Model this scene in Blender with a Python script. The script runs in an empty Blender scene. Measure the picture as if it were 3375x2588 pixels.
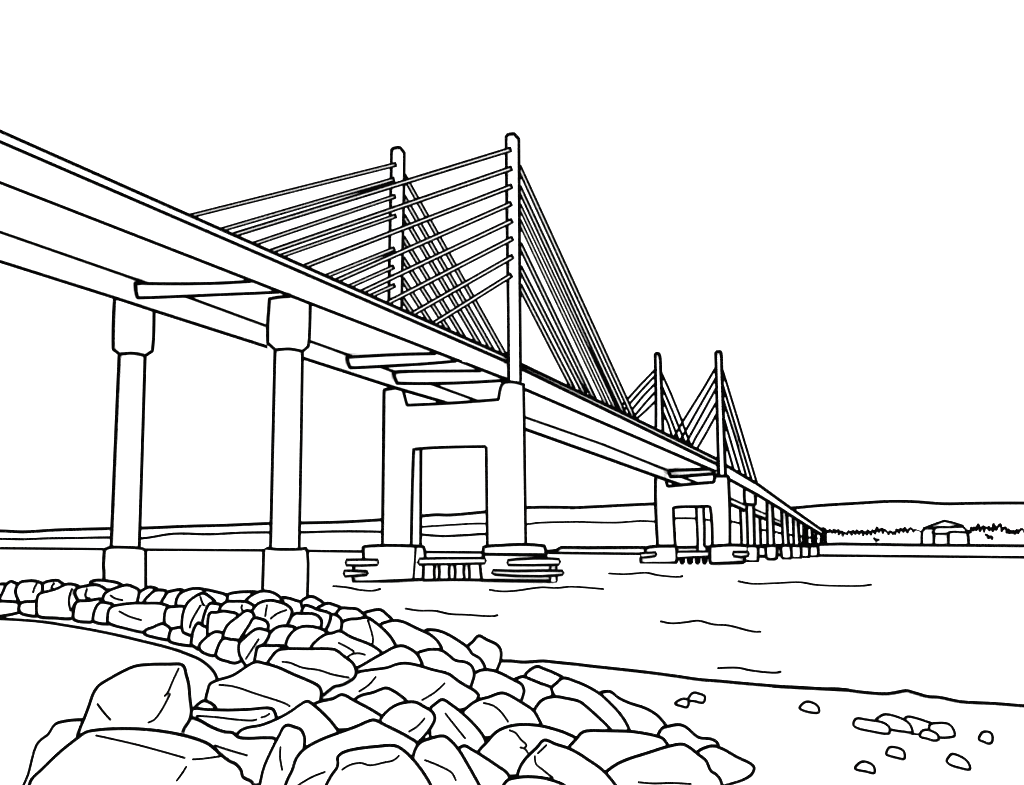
import bpy, math, random
from mathutils import Vector, Matrix
from mathutils.bvhtree import BVHTree
from mathutils.geometry import tessellate_polygon

# ------------------------------------------------------------------ scene
scene = bpy.context.scene
COL = scene.collection
FPX, CX, CY = 3081.0, 1687.5, 1294.0          # focal length and centre in photo pixels
CAM_H = 3.2                                   # eye height above the water (water z = 0)
PITCH, ROLL = math.atan(485.0/FPX), math.radians(0.5)
fwd = Vector((0, math.cos(PITCH), math.sin(PITCH)))
r0, u0 = Vector((1, 0, 0)), Vector((0, -math.sin(PITCH), math.cos(PITCH)))
right = math.cos(ROLL)*r0 + math.sin(ROLL)*u0
up = -math.sin(ROLL)*r0 + math.cos(ROLL)*u0
EYE = Vector((0, 0, CAM_H))

cam_d = bpy.data.cameras.new('camera'); cam = bpy.data.objects.new('camera', cam_d)
COL.objects.link(cam); scene.camera = cam
cam_d.sensor_width = 36; cam_d.lens = 36*FPX/3375; cam_d.clip_end = 9000; cam_d.clip_start = 0.1
mw = Matrix((right, up, -fwd)).transposed().to_4x4(); mw.translation = EYE
cam.matrix_world = mw

# ------------------------------------------------------------------ survey of the site: sight lines to the traced points
TILES = {'A': (0, 1840, 2.191), 'B': (900, 1840, 2.191), 'C': (1800, 1840, 2.191), 'D': (2375, 1640, 1.772),
         '1': (0, 400, 2.1), '2': (900, 400, 2.1), '3': (300, 900, 2.1), '4': (1100, 1100, 1.976),
         '5': (1650, 1100, 2.1), '6': (2050, 1100, 2.1), 'F': (2680, 1690, 6.086), 'G': (3015, 1690, 6.086),
         'H': (1990, 1140, 3.36), 'I': (2080, 1560, 5.25), 'J': (2380, 1560, 5.25), 'S': (0, 0, 1.0), 'W': (0, 0, 1/1.5404)}
def px(tile, p):
    o = TILES[tile]; return (o[0]+p[0]/o[2], o[1]+p[1]/o[2])
def pxs(tile, pts): return [px(tile, p) for p in pts]
def ray(p): return ((p[0]-CX)/FPX*right - (p[1]-CY)/FPX*up + fwd)
def on_level(p, z=0.0):
    d = ray(p); return EYE + d*((z-CAM_H)/d.z)
class Plane:                                  # an upright plane through two ground points
    def __init__(s, a, b):
        s.a = Vector((a[0], a[1], 0)); t = Vector((b[0]-a[0], b[1]-a[1], 0)).normalized()
        s.t = t; s.n = Vector((t.y, -t.x, 0))
    def hit(s, p):
        d = ray(p); return EYE + d*((s.a-EYE).dot(s.n)/d.dot(s.n))
    def depth(s, p): return s.hit(p).y
    def along(s, q): return (q-s.a).dot(s.t)
    def at(s, l, z): q = s.a + s.t*l; return Vector((q.x, q.y, z))
    def moved(s, dy): return Plane((s.a.x, s.a.y+dy), (s.a.x+s.t.x, s.a.y+dy+s.t.y))
def facing(y): return Plane((0, y), (1, y))
def az(x, y):                                 # ground point at distance y in the direction of photo column x
    d = ray((x, 1779)); return (d.x/d.y*y, y)
def cross_plane(x1, y1, x2, y2): return Plane(az(x1, y1), az(x2, y2))
def wid(q, w): return w*0.5*(q-EYE).dot(fwd)/FPX

def smooth(pts, n=5, closed=False):
    m = len(pts)
    if m < 3: return list(pts)
    out = []
    rng = range(m) if closed else range(m-1)
    for i in rng:
        g = lambda k: pts[k % m] if closed else pts[min(max(k, 0), m-1)]
        p0, p1, p2, p3 = g(i-1), g(i), g(i+1), g(i+2)
        # centripetal knots keep tight corners from overshooting
        def kn(a, b): return max(math.hypot(a[0]-b[0], a[1]-b[1]), 1e-4)**0.5
        t0 = 0; t1 = t0+kn(p0, p1); t2 = t1+kn(p1, p2); t3 = t2+kn(p2, p3)
        for j in range(n):
            t = t1+(t2-t1)*j/n
            def L(a, b, ta, tb): return tuple(a[c]*(tb-t)/(tb-ta)+b[c]*(t-ta)/(tb-ta) for c in (0, 1))
            A1 = L(p0, p1, t0, t1); A2 = L(p1, p2, t1, t2); A3 = L(p2, p3, t2, t3)
            B1 = L(A1, A2, t0, t2); B2 = L(A2, A3, t1, t3)
            out.append(L(B1, B2, t1, t2))
    if not closed: out.append(pts[-1])
    return out

def trace(pts, n=4, brk=30.0):                 # smooth, but keep real corners sharp
    out, run = [], [pts[0]]
    for i in range(1, len(pts)):
        run.append(pts[i])
        if i < len(pts)-1:
            a = math.atan2(pts[i][1]-pts[i-1][1], pts[i][0]-pts[i-1][0]); b = math.atan2(pts[i+1][1]-pts[i][1], pts[i+1][0]-pts[i][0])
            d = abs((b-a+math.pi) % (2*math.pi)-math.pi)
            if math.degrees(d) > brk:
                out += smooth(run, n)[:-1] if len(run) > 2 else run[:-1]; run = [pts[i]]
    out += smooth(run, n) if len(run) > 2 else run
    return out

# ------------------------------------------------------------------ materials
def mat_white(name, a, b, scale):
    m = bpy.data.materials.new(name); m.use_nodes = True
    nt = m.node_tree; bs = nt.nodes['Principled BSDF']
    no = nt.nodes.new('ShaderNodeTexNoise'); no.inputs['Scale'].default_value = scale; no.inputs['Detail'].default_value = 5
    tc = nt.nodes.new('ShaderNodeTexCoord'); cr = nt.nodes.new('ShaderNodeValToRGB')
    cr.color_ramp.elements[0].color = (a, a, a, 1); cr.color_ramp.elements[1].color = (b, b, b, 1)
    nt.links.new(tc.outputs['Object'], no.inputs['Vector']); nt.links.new(no.outputs['Fac'], cr.inputs['Fac'])
    nt.links.new(cr.outputs['Color'], bs.inputs['Base Color'])
    bs.inputs['Roughness'].default_value = 0.9; bs.inputs['Specular IOR Level'].default_value = 0.1
    return m
WHITE = {k: mat_white('white_'+k, a, b, s) for k, a, b, s in (
    ('stone', .9, .94, 3), ('concrete', .9, .94, .4), ('timber', .9, .94, 4), ('sand', .9, .94, 1), ('water', .9, .94, .2),
    ('leaf', .9, .94, 1), ('plaster', .9, .94, .5), ('hill', .9, .94, .02))}
INK = bpy.data.materials.new('black_outline'); INK.use_nodes = True
_b = INK.node_tree.nodes['Principled BSDF']
_n = INK.node_tree.nodes.new('ShaderNodeTexNoise'); _r = INK.node_tree.nodes.new('ShaderNodeValToRGB')
_r.color_ramp.elements[0].color = (0, 0, 0, 1); _r.color_ramp.elements[1].color = (.0008, .0008, .0008, 1)
INK.node_tree.links.new(_n.outputs['Fac'], _r.inputs['Fac']); INK.node_tree.links.new(_r.outputs['Color'], _b.inputs['Base Color'])
_b.inputs['Roughness'].default_value = 1; _b.inputs['Specular IOR Level'].default_value = 0

# ------------------------------------------------------------------ mesh building
INK_GAIN = 3.95                                # photo pixels added to every line
class MB:
    def __init__(s): s.v = []; s.f = []; s.m = []
    def add(s, vs, fs, m=0):
        o = len(s.v); s.v += [Vector(q) for q in vs]
        for f in fs: s.f.append(tuple(i+o for i in f)); s.m.append(m)
    def prism(s, front, off):                  # a closed outline and its thickness
        n = len(front); back = [q+off for q in front]
        fs = [tuple(range(n)), tuple(range(2*n-1, n-1, -1))]
        fs += [(i, (i+1) % n, n+(i+1) % n, n+i) for i in range(n)]
        s.add(list(front)+back, fs)
    def loft(s, rings, cap=True):              # rings of equal length, closed
        n = len(rings[0]); fs = []
        for k in range(len(rings)-1):
            for i in range(n):
                fs.append((k*n+i, k*n+(i+1) % n, (k+1)*n+(i+1) % n, (k+1)*n+i))
        if cap: fs += [tuple(range(n)), tuple(range((len(rings)-1)*n, len(rings)*n))]
        s.add([q for r in rings for q in r], fs)
    def tube(s, pts, rad, closed=False, sides=7):
        pts = [Vector(p) for p in pts]
        q = [pts[0]]; rr = [rad[0]]
        for p, r in zip(pts[1:], rad[1:]):
            if (p-q[-1]).length > 1e-4: q.append(p); rr.append(r)
        pts, rad = q, rr; n = len(pts)
        if n < 2: return
        rings = []; prev = None
        for i in range(n):
            a = pts[i-1] if (i or closed) else pts[0]; b = pts[(i+1) % n] if (i < n-1 or closed) else pts[-1]
            t = (b-a)
            t = t.normalized() if t.length > 1e-9 else (prev or Vector((1, 0, 0)))
            prev = t
            h = Vector((0, 0, 1)) if abs(t.z) < .75 else Vector((0, 1, 0))
            x = t.cross(h).normalized(); y = t.cross(x)
            ring = [pts[i]+rad[i]*(math.cos(2*math.pi*k/sides)*x+math.sin(2*math.pi*k/sides)*y) for k in range(sides)]
            if not closed and i == 0:          # rounded ends
                rings.append([p0-t*rad[0]*.6+(pts[0]-p0)*.35 for p0 in ring])
            rings.append(ring)
            if not closed and i == n-1:
                rings.append([p0+t*rad[i]*.6+(pts[i]-p0)*.35 for p0 in ring])
        # keep rings from twisting
        for k in range(1, len(rings)):
            best = min(range(sides), key=lambda sft: sum((rings[k][(j+sft) % sides]-rings[k-1][j]).length_squared for j in range(sides)))
            rings[k] = rings[k][best:]+rings[k][:best]
        m = len(rings); fs = []
        for k in range(m-1):
            for j in range(sides):
                fs.append((k*sides+j, k*sides+(j+1) % sides, (k+1)*sides+(j+1) % sides, (k+1)*sides+j))
        if closed:
            sft = min(range(sides), key=lambda z: sum((rings[0][(j+z) % sides]-rings[-1][j]).length_squared for j in range(sides)))
            for j in range(sides):
                fs.append(((m-1)*sides+j, (m-1)*sides+(j+1) % sides, (j+1+sft) % sides, (j+sft) % sides))
        else:
            fs += [tuple(range(sides)), tuple(range((m-1)*sides, m*sides))]
        s.add([p for r in rings for p in r], fs, 1)
    def ink(s, pts, w, closed=False):          # a line stands proud of the surface it edges
        rad = [wid(p, w+INK_GAIN) for p in pts]
        s.tube([p+(EYE-p).normalized()*r*1.1 for p, r in zip(pts, rad)], rad, closed)
    def build(s, name, white, parent=None):
        base = Vector((0, 0, 0))
        if s.v:
            xs = [q.x for q in s.v]; ys = [q.y for q in s.v]; zs = [q.z for q in s.v]
            base = Vector(((min(xs)+max(xs))/2, (min(ys)+max(ys))/2, min(zs)))
        me = bpy.data.meshes.new(name)
        me.from_pydata([q-base for q in s.v], [], s.f); me.update()
        me.materials.append(WHITE[white]); me.materials.append(INK)
        me.polygons.foreach_set('material_index', s.m)
        o = bpy.data.objects.new(name, me); COL.objects.link(o)
        o['_b'] = tuple(base)
        if parent is not None:
            o.parent = parent; pb = Vector(parent['_b']); o.location = base-pb
        else: o.location = base
        return o
def empty(name, loc):
    o = bpy.data.objects.new(name, None); COL.objects.link(o); o.location = loc; o['_b'] = tuple(loc)
    o.empty_display_size = .5; return o
def tag(o, label=None, cat=None, group=None, kind=None):
    if label: o['label'] = label
    if cat: o['category'] = cat
    if group: o['group'] = group
    if kind: o['kind'] = kind
    return o
def away(pts, t):                              # thickness runs back from the viewer's side
    c = sum(pts, Vector())/len(pts); d = Vector((c.x, c.y, 0)).normalized(); return d*t
def block(plane, tile, poly, thick, inks=(), outline=None, w=9.5, rnd=False):
    m = MB(); P = pxs(tile, poly)
    if rnd: P = smooth(P, 4, True)
    pts = [plane.hit(p) for p in P]
    m.prism(pts, away(pts, thick))
    if outline: m.ink(pts, outline, True)
    for path in inks:
        ww = w
        if isinstance(path, tuple) and isinstance(path[0], list): path, ww = path
        m.ink([plane.hit(p) for p in trace(pxs(tile, path))], ww)
    return m

# ------------------------------------------------------------------ light
w = bpy.data.worlds.new('World'); scene.world = w; w.use_nodes = True
nt = w.node_tree; bg = nt.nodes['Background']
sky = nt.nodes.new('ShaderNodeTexSky'); sky.sky_type = 'NISHITA'; sky.sun_disc = False
SUN_EL = 32.0
sky.sun_elevation = math.radians(SUN_EL); sky.sun_rotation = math.radians(180)
hs = nt.nodes.new('ShaderNodeHueSaturation'); hs.inputs['Saturation'].default_value = 0.0   # white overcast
mx = nt.nodes.new('ShaderNodeMixRGB'); mx.inputs[0].default_value = 0.85; mx.inputs[2].default_value = (9, 9, 9, 1)
nt.links.new(sky.outputs[0], hs.inputs['Color']); nt.links.new(hs.outputs[0], mx.inputs[1]); nt.links.new(mx.outputs[0], bg.inputs['Color'])
bg.inputs['Strength'].default_value = 0.12
sd = bpy.data.lights.new('sun', 'SUN'); sd.energy = 2.8; sd.angle = math.radians(40); sd.color = (1, .985, .96)
so = bpy.data.objects.new('sun', sd); COL.objects.link(so); so.location = (0, -30, 40)
so.rotation_euler = (math.radians(90-SUN_EL), 0, 0)
scene.view_settings.view_transform = 'Standard'; scene.view_settings.look = 'None'
scene.view_settings.exposure = 1.65; scene.view_settings.gamma = 1
scene.cycles.max_bounces = 12; scene.cycles.diffuse_bounces = 8
scene.render.film_transparent = False

# ------------------------------------------------------------------ bridge axis
AX, DIRX = Vector((-0.5, 73.0, 0)), Vector((.4537, .8911, 0)).normalized()
N = Plane((AX.x, AX.y), (AX.x+DIRX.x, AX.y+DIRX.y))                          # near edge of the deck
FO = Vector((-8.65, 2.2, 0))
F = Plane((AX.x+FO.x, AX.y+FO.y), (AX.x+FO.x+DIRX.x, AX.y+FO.y+DIRX.y))       # inner face of the far girder
def prof(plane, pts):                          # traced edge -> (station, height)
    r = []
    for p in pts:
        q = plane.hit(p); r.append((plane.along(q), q.z))
    r.sort(); return r
def interp(pr, l):
    if l <= pr[0][0]:
        (a, za), (b, zb) = pr[0], pr[1]
    elif l >= pr[-1][0]:
        (a, za), (b, zb) = pr[-2], pr[-1]
    else:
        for i in range(len(pr)-1):
            if pr[i][0] <= l <= pr[i+1][0]: (a, za), (b, zb) = pr[i], pr[i+1]; break
    return za+(zb-za)*(l-a)/(b-a)
T1 = [(0, 432), (1000, 876.5), (1671, 1175), (1721, 1202), (2040, 1355), (2364, 1514), (2395, 1535.5), (2498, 1597), (2603, 1673), (2706, 1745)]
T2 = [(0, 467), (1000, 900), (1672, 1193.5), (1721, 1217), (2050, 1377), (2364, 1531)]
T3 = [(0, 602), (1000, 991.5), (1677, 1253), (1729, 1283), (2040, 1417), (2364, 1557), (2405, 1581), (2494, 1630), (2570, 1676), (2647, 1726), (2702, 1760)]
T4 = [(0, 764), (476, 929.5), (626, 981), (879, 1074), (1023, 1124), (1162, 1174), (1307, 1227), (1429, 1267), (1571, 1319), (1731, 1374),
      (1983, 1462), (2205, 1551), (2255, 1574), (2300, 1591), (2410, 1642), (2453, 1661), (2488.5, 1676), (2524, 1691.5), (2552, 1706.5), (2572, 1715), (2600, 1730), (2637, 1746), (2700, 1776)]
T5 = [(0, 862), (376, 981), (507, 1024), (907, 1152), (1000, 1181), (1297, 1277), (1462, 1325), (1731, 1415), (1983, 1505), (2193, 1581),
      (2243, 1598), (2410, 1663), (2456, 1684), (2489.5, 1699), (2524, 1712.5), (2552, 1725), (2573, 1733), (2601, 1745), (2640, 1760), (2700, 1784)]
P1, P2, P3, P4, P5 = prof(N, T1), prof(N, T2), prof(N, T3), prof(F, T4), prof(F, T5)
S0 = N.along(N.hit((-900, 60))); S_END = N.along(N.hit((2716, 1750)))
S_T2 = N.along(N.hit((2364, 1531)))
# run the profiles of the near spans straight on beyond the left of the frame
def stations(a, b, n): return [a+(b-a)*(i/n)**1.0 for i in range(n+1)]
def zl1(l): return interp(P1, l)
def zl2(l): return interp(P2, l) if l < S_T2 else zl1(l)-(zl1(S_T2)-interp(P2, S_T2))*max(.12, 1-(l-S_T2)/60)
ST = sorted(set([round(x, 3) for x in stations(S0, S_END, 60)]+[round(l, 3) for pr in (P1, P2, P3, P4, P5) for l, z in pr if S0 < l < S_END]))
inw = FO.normalized()                          # across the deck, away from the viewer

bridge = empty('cable_stayed_bridge', (AX.x, AX.y, 0))
tag(bridge, 'long white cable-stayed bridge on two pairs of masts crossing the water', 'bridge')
def ribbon(zt, zb, plane, t, stn):
    m = MB(); rings = []
    for l in stn:
        a = plane.at(l, zt(l)); b = plane.at(l, zb(l)); rings.append([a, b, b+inw*t, a+inw*t])
    m.loft(rings); return m
pm = ribbon(zl1, zl2, N, .3, ST)
pm.ink([N.at(l, zl1(l)) for l in ST], 9.5)
pm.ink([N.at(l, zl2(l)) for l in ST if l < S_T2+.2], 9.5)
pm.build('parapet', 'concrete', bridge)
gm = ribbon(lambda l: zl2(l)-.004, lambda l: interp(P3, l), N.moved(.004), .1, ST)
gm.ink([N.at(l, interp(P3, l)) for l in ST], 9.8)
gm.build('edge_girder', 'concrete', bridge)
fm = ribbon(lambda l: interp(P4, l), lambda l: interp(P5, l), F, .08, ST)
fm.ink([F.at(l, interp(P4, l)) for l in ST], 9.5); fm.ink([F.at(l, interp(P5, l)) for l in ST], 9.8)
fm.build('edge_girder', 'concrete', bridge)
sm = MB(); rings = []
for l in ST:
    over = .2 if l < S_T2 else .04            # the slab thins out towards the far bank
    top = max(zl2(l)-.05, interp(P4, l)+over); bot = interp(P4, l)+.012
    a = N.at(l, min(top, zl1(l)-.05))+inw*.31; b = N.at(l, min(bot, min(top, zl1(l)-.05)-.02))+inw*.31
    top = interp(P4, l)+over if l > S_T2 else top
    c = F.at(l, bot)+inw*.61; d = F.at(l, top)+inw*.61
    rings.append([a, b, c, d])
sm.loft(rings); sm.build('deck_slab', 'concrete', bridge)
fp = MB(); rings = []
for l in ST:
    top = (max(zl2(l)-.05, interp(P4, l)+.2) if l < S_T2 else interp(P4, l)+.04)+.004
    a = F.at(l, top)+inw*.3; b = a+Vector((0, 0, min(.5, max(.1, zl1(l)-zl2(l))) if l < S_T2 else .03)); rings.append([a, b, b+inw*.3, a+inw*.3])
fp.loft(rings); fp.build('parapet', 'concrete', bridge)

# cross beams under the deck
def beam(tile, poly, inks, xl, dl, xr, dr):
    pl = cross_plane(px(tile, (xl, 0))[0], dl, px(tile, (xr, 0))[0], dr)
    block(pl, tile, poly, .4, inks, w=9.3).build('cross_beam', 'concrete', bridge)
def fdep(tile, p): return F.depth(px(tile, p))
def ndep(tile, p): return N.depth(px(tile, p))
beam('1', [(938, 1120), (1250, 1124), (1520, 1120), (1735, 1108), (2000, 1095), (2200, 1170), (1930, 1183), (1600, 1195), (1270, 1211), (950, 1222), (940, 1190)],
     [[(938, 1120), (1010, 1122), (1250, 1124), (1520, 1119), (1735, 1107)], [(938, 1120), (939, 1150), (944, 1195), (952, 1222)], [(952, 1222), (1050, 1220), (1270, 1211), (1600, 1197), (1780, 1190), (1930, 1182)]],
     938, fdep('1', (938, 1150))-.3, 1930, ndep('1', (1930, 1183))+.5)
beam('4', [(88, 153), (150, 148), (400, 137), (660, 129), (800, 125), (900, 175), (795, 180), (600, 194), (345, 210), (105, 222), (92, 190)],
     [[(88, 153), (150, 149), (400, 136), (520, 132), (660, 129)], [(88, 153), (90, 180), (105, 222)], [(105, 222), (160, 221), (345, 211), (600, 196), (795, 179)]],
     88, fdep('4', (88, 180))-.3, 795, ndep('4', (795, 180))+.5)
beam('4', [(390, 255), (500, 246), (700, 243), (955, 241), (1060, 237), (1116, 298), (1110, 306), (900, 317), (620, 325), (412, 323), (396, 285)],
     [[(390, 257), (415, 250), (500, 245), (700, 242), (955, 241)], [(390, 257), (396, 285), (412, 323)], [(412, 323), (500, 325), (620, 325), (750, 323), (900, 317), (1110, 305)]],
     390, fdep('4', (390, 290))-.3, 1110, ndep('4', (1110, 306))+.35)
beam('6', [(322, 948), (450, 941), (600, 936), (648, 934), (655, 962), (640, 970), (450, 985), (335, 991), (328, 970)],
     [[(322, 947), (450, 942), (600, 936)], [(322, 947), (327, 968), (336, 990)], [(336, 990), (400, 989), (450, 985), (640, 970)]],
     322, fdep('6', (322, 970))-.3, 640, ndep('6', (640, 970))+.35)

# ------------------------------------------------------------------ pylons
def water_depth(p): return on_level(p, 0).y
def footing(tile, poly, inks, depth, thick, parent, w=9.5):
    pl = facing(depth*.98); P = [pl.hit(p) for p in pxs(tile, poly)]
    m = MB()
    lo = min(q.z for q in P)
    P2_ = [Vector((q.x, q.y, -.4)) if q.z < lo+.35 else q for q in P]
    m.prism(P2_, away(P2_, thick))
    for path in inks:
        ww = w
        if isinstance(path, tuple): path, ww = path
        m.ink([pl.hit(p) for p in trace(pxs(tile, path))], ww)
    return m.build('footing', 'concrete', parent)

# first pylon
d_near = ndep('4', (1098, 330))-.55; d_far = F.depth((1335, 1290))+.35
FR1 = cross_plane(1700, d_near, 1320, d_far)
fr = block(FR1, '4', [(327, 362), (340, 340), (455, 340), (455, 375), (480, 465), (1073, 428), (1085, 370), (1100, 325), (1145, 311), (1200, 316), (1238, 332),
      (1236, 340), (1243, 700), (1250, 1385), (1000, 1385), (990, 735), (750, 740), (520, 750), (505, 1385), (316, 1385)], 1.2,
      [[(395, 356), (360, 361), (327, 366), (326, 400), (322, 800), (316, 1375)], [(452, 372), (477, 465)], [(477, 465), (700, 455), (900, 442), (1073, 428), (1078, 395), (1086, 355), (1098, 328), (1110, 316), (1145, 313), (1190, 318), (1240, 333)],
       [(1236, 333), (1240, 600), (1245, 1000), (1250, 1370)], [(505, 1370), (512, 1000), (520, 752), (650, 743), (800, 738), (985, 735), (992, 742), (995, 1000), (999, 1385)]], w=9.2)
jm = FR1.moved(1.0)
P = [jm.hit(p) for p in pxs('4', [(500, 735), (568, 735), (567, 1385), (490, 1385)])]
fr.prism(P, away(P, .4)); fr.ink([jm.hit(p) for p in pxs('4', [(568, 755), (567, 1000), (566, 1385)])], 9)
fr.ink([jm.hit(p) for p in pxs('4', [(350, 340), (350, 358)])], 7)
py1 = fr.build('pylon', 'concrete', bridge)
def mast(tile, poly, inks, depth, t, parent, w=9.4):
    return block(facing(depth), tile, poly, t, inks, w=w).build('mast', 'concrete', parent)
dM1 = N.depth((1668, 1180))-.35
mast('2', [(1612, 100), (1620, 88), (1640, 85), (1668, 86), (1700, 122), (1708, 900), (1713, 1796), (1632, 1796), (1620, 800)],
     [[(1632, 1788), (1628, 1300), (1618, 600), (1613, 105), (1622, 93), (1640, 88), (1670, 86)], [(1670, 86), (1701, 122)], [(1701, 122), (1704, 700), (1708, 1200), (1713, 1796)]], dM1, 1.2, py1, 9.2)
dM2 = d_far-.8
mast('2', [(819, 197), (830, 186), (850, 180), (878, 180), (908, 216), (898, 800), (884, 1400), (796, 1400), (808, 800)],
     [[(800, 1300), (808, 800), (816, 400), (820, 195), (832, 187), (850, 182), (878, 180)], [(878, 180), (908, 216)], [(908, 216), (905, 500), (896, 900), (889, 1330)]], dM2, 1.2, py1, 8.6)
dF1 = min(water_depth(px('4', (200, 1617))), d_far-2)-.1
footing('4', [(190, 1392), (205, 1385), (400, 1378), (585, 1385), (591, 1400), (599, 1465), (590, 1510), (582, 1600), (300, 1612), (128, 1617), (126, 1520), (195, 1470)],
        [[(195, 1465), (190, 1390), (205, 1385), (320, 1379), (450, 1380), (580, 1385), (589, 1400), (596, 1462)], [(585, 1505), (583, 1560), (580, 1605)], [(129, 1515), (129, 1535)],
         [(124, 1580), (127, 1612), (140, 1618), (300, 1613), (430, 1607), (580, 1600)], ([(533, 1388), (526, 1500), (518, 1600)], 6.5)], dF1, 8, py1)
dF2 = min(water_depth(px('4', (1200, 1611))), d_near)-.25
footing('4', [(972, 1392), (1000, 1385), (1200, 1371), (1370, 1380), (1378, 1400), (1388, 1460), (1452, 1500), (1452, 1612), (1200, 1609), (962, 1607), (955, 1505), (972, 1465)],
        [[(972, 1455), (974, 1392), (985, 1386), (1100, 1377), (1200, 1372), (1300, 1374), (1370, 1381), (1378, 1400), (1382, 1455)], [(952, 1505), (957, 1560), (963, 1604)],
         [(963, 1606), (1100, 1608), (1200, 1610), (1450, 1612), (1451, 1590)], [(970, 1436), (1180, 1438), (1380, 1440)]], dF2, 5, py1)

# second pylon
e_near = ndep('I', (1440, 100))-.5; e_far = F.depth((2194, 1585))+.4
FR2 = cross_plane(px('I', (1560, 0))[0], e_near, px('I', (500, 0))[0], e_far)
fr = block(FR2, 'I', [(418, 75), (440, 30), (590, 30), (600, 110), (630, 222), (1430, 155), (1440, 130), (1447, 50), (1685, 48), (1700, 400), (1712, 1260), (1405, 1260), (1390, 800),
      (1375, 605), (1340, 578), (900, 583), (733, 600), (740, 800), (766, 1260), (455, 1260), (420, 500)], 1.0,
      [[(480, 65), (440, 58), (420, 80), (418, 300), (422, 600), (440, 1000), (455, 1245)], [(600, 105), (612, 160), (632, 222), (660, 222), (1000, 190), (1420, 155), (1436, 140), (1443, 60), (1455, 48), (1560, 48), (1675, 48), (1685, 60), (1695, 300), (1710, 700), (1712, 1225)],
       [(766, 1245), (750, 1000), (738, 750), (732, 600), (760, 593), (900, 583), (1100, 580), (1340, 577), (1368, 590), (1385, 720), (1398, 900), (1405, 1240)]], w=9.2)
py2 = fr.build('pylon', 'concrete', bridge)
eM1 = ndep('H', (1255, 1300))-.35
mast('H', [(1238, 75), (1250, 62), (1290, 62), (1300, 78), (1325, 700), (1350, 1424), (1272, 1424), (1255, 800)],
     [[(1275, 1420), (1265, 1150), (1250, 500), (1239, 80), (1250, 63), (1290, 61), (1299, 78), (1310, 330), (1330, 900), (1349, 1422)]], eM1, 1.2, py2, 9)
eM2 = e_far-.5
mast('H', [(567, 95), (580, 80), (605, 83), (620, 105), (638, 400), (660, 1060), (579, 1060), (575, 500)],
     [[(577, 900), (578, 600), (573, 300), (568, 95), (582, 80), (606, 83), (620, 105), (632, 300), (645, 600), (656, 960)]], eM2, 1.2, py2, 9)
eF1 = min(water_depth(px('I', (400, 1560))), e_far-1)-1
footing('I', [(247, 1300), (300, 1278), (400, 1262), (780, 1256), (792, 1270), (797, 1480), (770, 1550), (400, 1560), (185, 1560), (168, 1530), (166, 1460), (247, 1350)],
        [[(247, 1370), (248, 1300), (290, 1280), (400, 1266), (520, 1260), (775, 1258), (788, 1275), (795, 1400), (793, 1500), (780, 1540), (760, 1549), (400, 1560), (210, 1563), (178, 1550), (168, 1520), (168, 1465)]], eF1, 6, py2)
eF2 = min(water_depth(px('I', (1700, 1556))), e_near)-.3
footing('I', [(1360, 1262), (1500, 1252), (1700, 1240), (1880, 1243), (2000, 1245), (1985, 1350), (1965, 1450), (1962, 1546), (1700, 1553), (1390, 1558), (1368, 1555)],
        [[(1990, 1252), (1880, 1243), (1720, 1240), (1550, 1249), (1370, 1262), (1362, 1275), (1365, 1400), (1368, 1530), (1375, 1552), (1400, 1558), (1700, 1552), (1940, 1545), (1963, 1525), (1965, 1455)]], eF2, 4, py2)

# ------------------------------------------------------------------ stay cables
def cable(tile, a, b, da, db, width=11.5, lw=6.0, cap=True, ext=0):
    (ax, ay), (bx, by) = px(tile, a), px(tile, b)      # a = at the mast, b = at the deck
    L = math.hypot(bx-ax, by-ay); ux, uy = (bx-ax)/L, (by-ay)/L
    bx += ux*ext; by += uy*ext
    nx, ny = -uy*width/2, ux*width/2
    pa, pb = facing(da), facing(db)
    q = [pa.hit((ax+nx, ay+ny)), pa.hit((ax-nx, ay-ny)), pb.hit((bx-nx, by-ny)), pb.hit((bx+nx, by+ny))]
    m = MB(); m.prism(q, away(q, .2))
    m.ink([q[0], q[3]], lw); m.ink([q[1], q[2]], lw)
    if cap: m.ink([q[0], q[1]], lw+2.5)
    m.build('stay_cable', 'concrete', bridge)
def strand(tile, pts, da, db, lw=7.0, ext=0):
    P = pxs(tile, pts)
    (ax, ay), (bx, by) = P[-2], P[-1]; L = math.hypot(bx-ax, by-ay)
    P[-1] = (bx+(bx-ax)/L*ext, by+(by-ay)/L*ext)
    n = len(P); q = [facing(da+(db-da)*i/(n-1)).hit(p) for i, p in enumerate(P)]
    m = MB(); m.ink(q, lw); m.build('stay_cable', 'concrete', bridge)
mf = dM1-.35
near_left = [((1643, 195), (-262, 783)), ((1648, 326), (-5, 897)), ((1650, 450), (230, 1000)), ((1646, 570), (450, 1098)), ((1652, 689), (620, 1178)),
             ((1655, 811), (806, 1250)), ((1657, 937), (970, 1330)), ((1647, 1066), (1120, 1396))]
for a, b in near_left: cable('2', a, b, mf, ndep('2', b)+.3, 12.6, 5.5, True, 4)
far_left = [((848, 299), (-558, 652)), ((835, 402), (-343, 747)), ((843, 519), (-122, 845)), ((848, 655), (62, 930)), ((838, 882), (383, 1066)), ((833, 1008), (540, 1138)), ((840, 1136), (682, 1207))]
for a, b in far_left: cable('2', a, b, dM2-.35, fdep('2', b)+.5, 11.4, 4.6, True, 30)
far_right = [((905, 375), (1600, 1612)), ((903, 520), (1508, 1568)), ((902, 652), (1420, 1532)), ((900, 805), (1310, 1482)), ((898, 948), (1208, 1437)), ((896, 1092), (1080, 1378)), ((893, 1225), (958, 1320))]
for a, b in far_right: cable('2', a, b, dM2+.5, fdep('2', b)+.5, 12.4, 5.2, False, 30)
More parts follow.
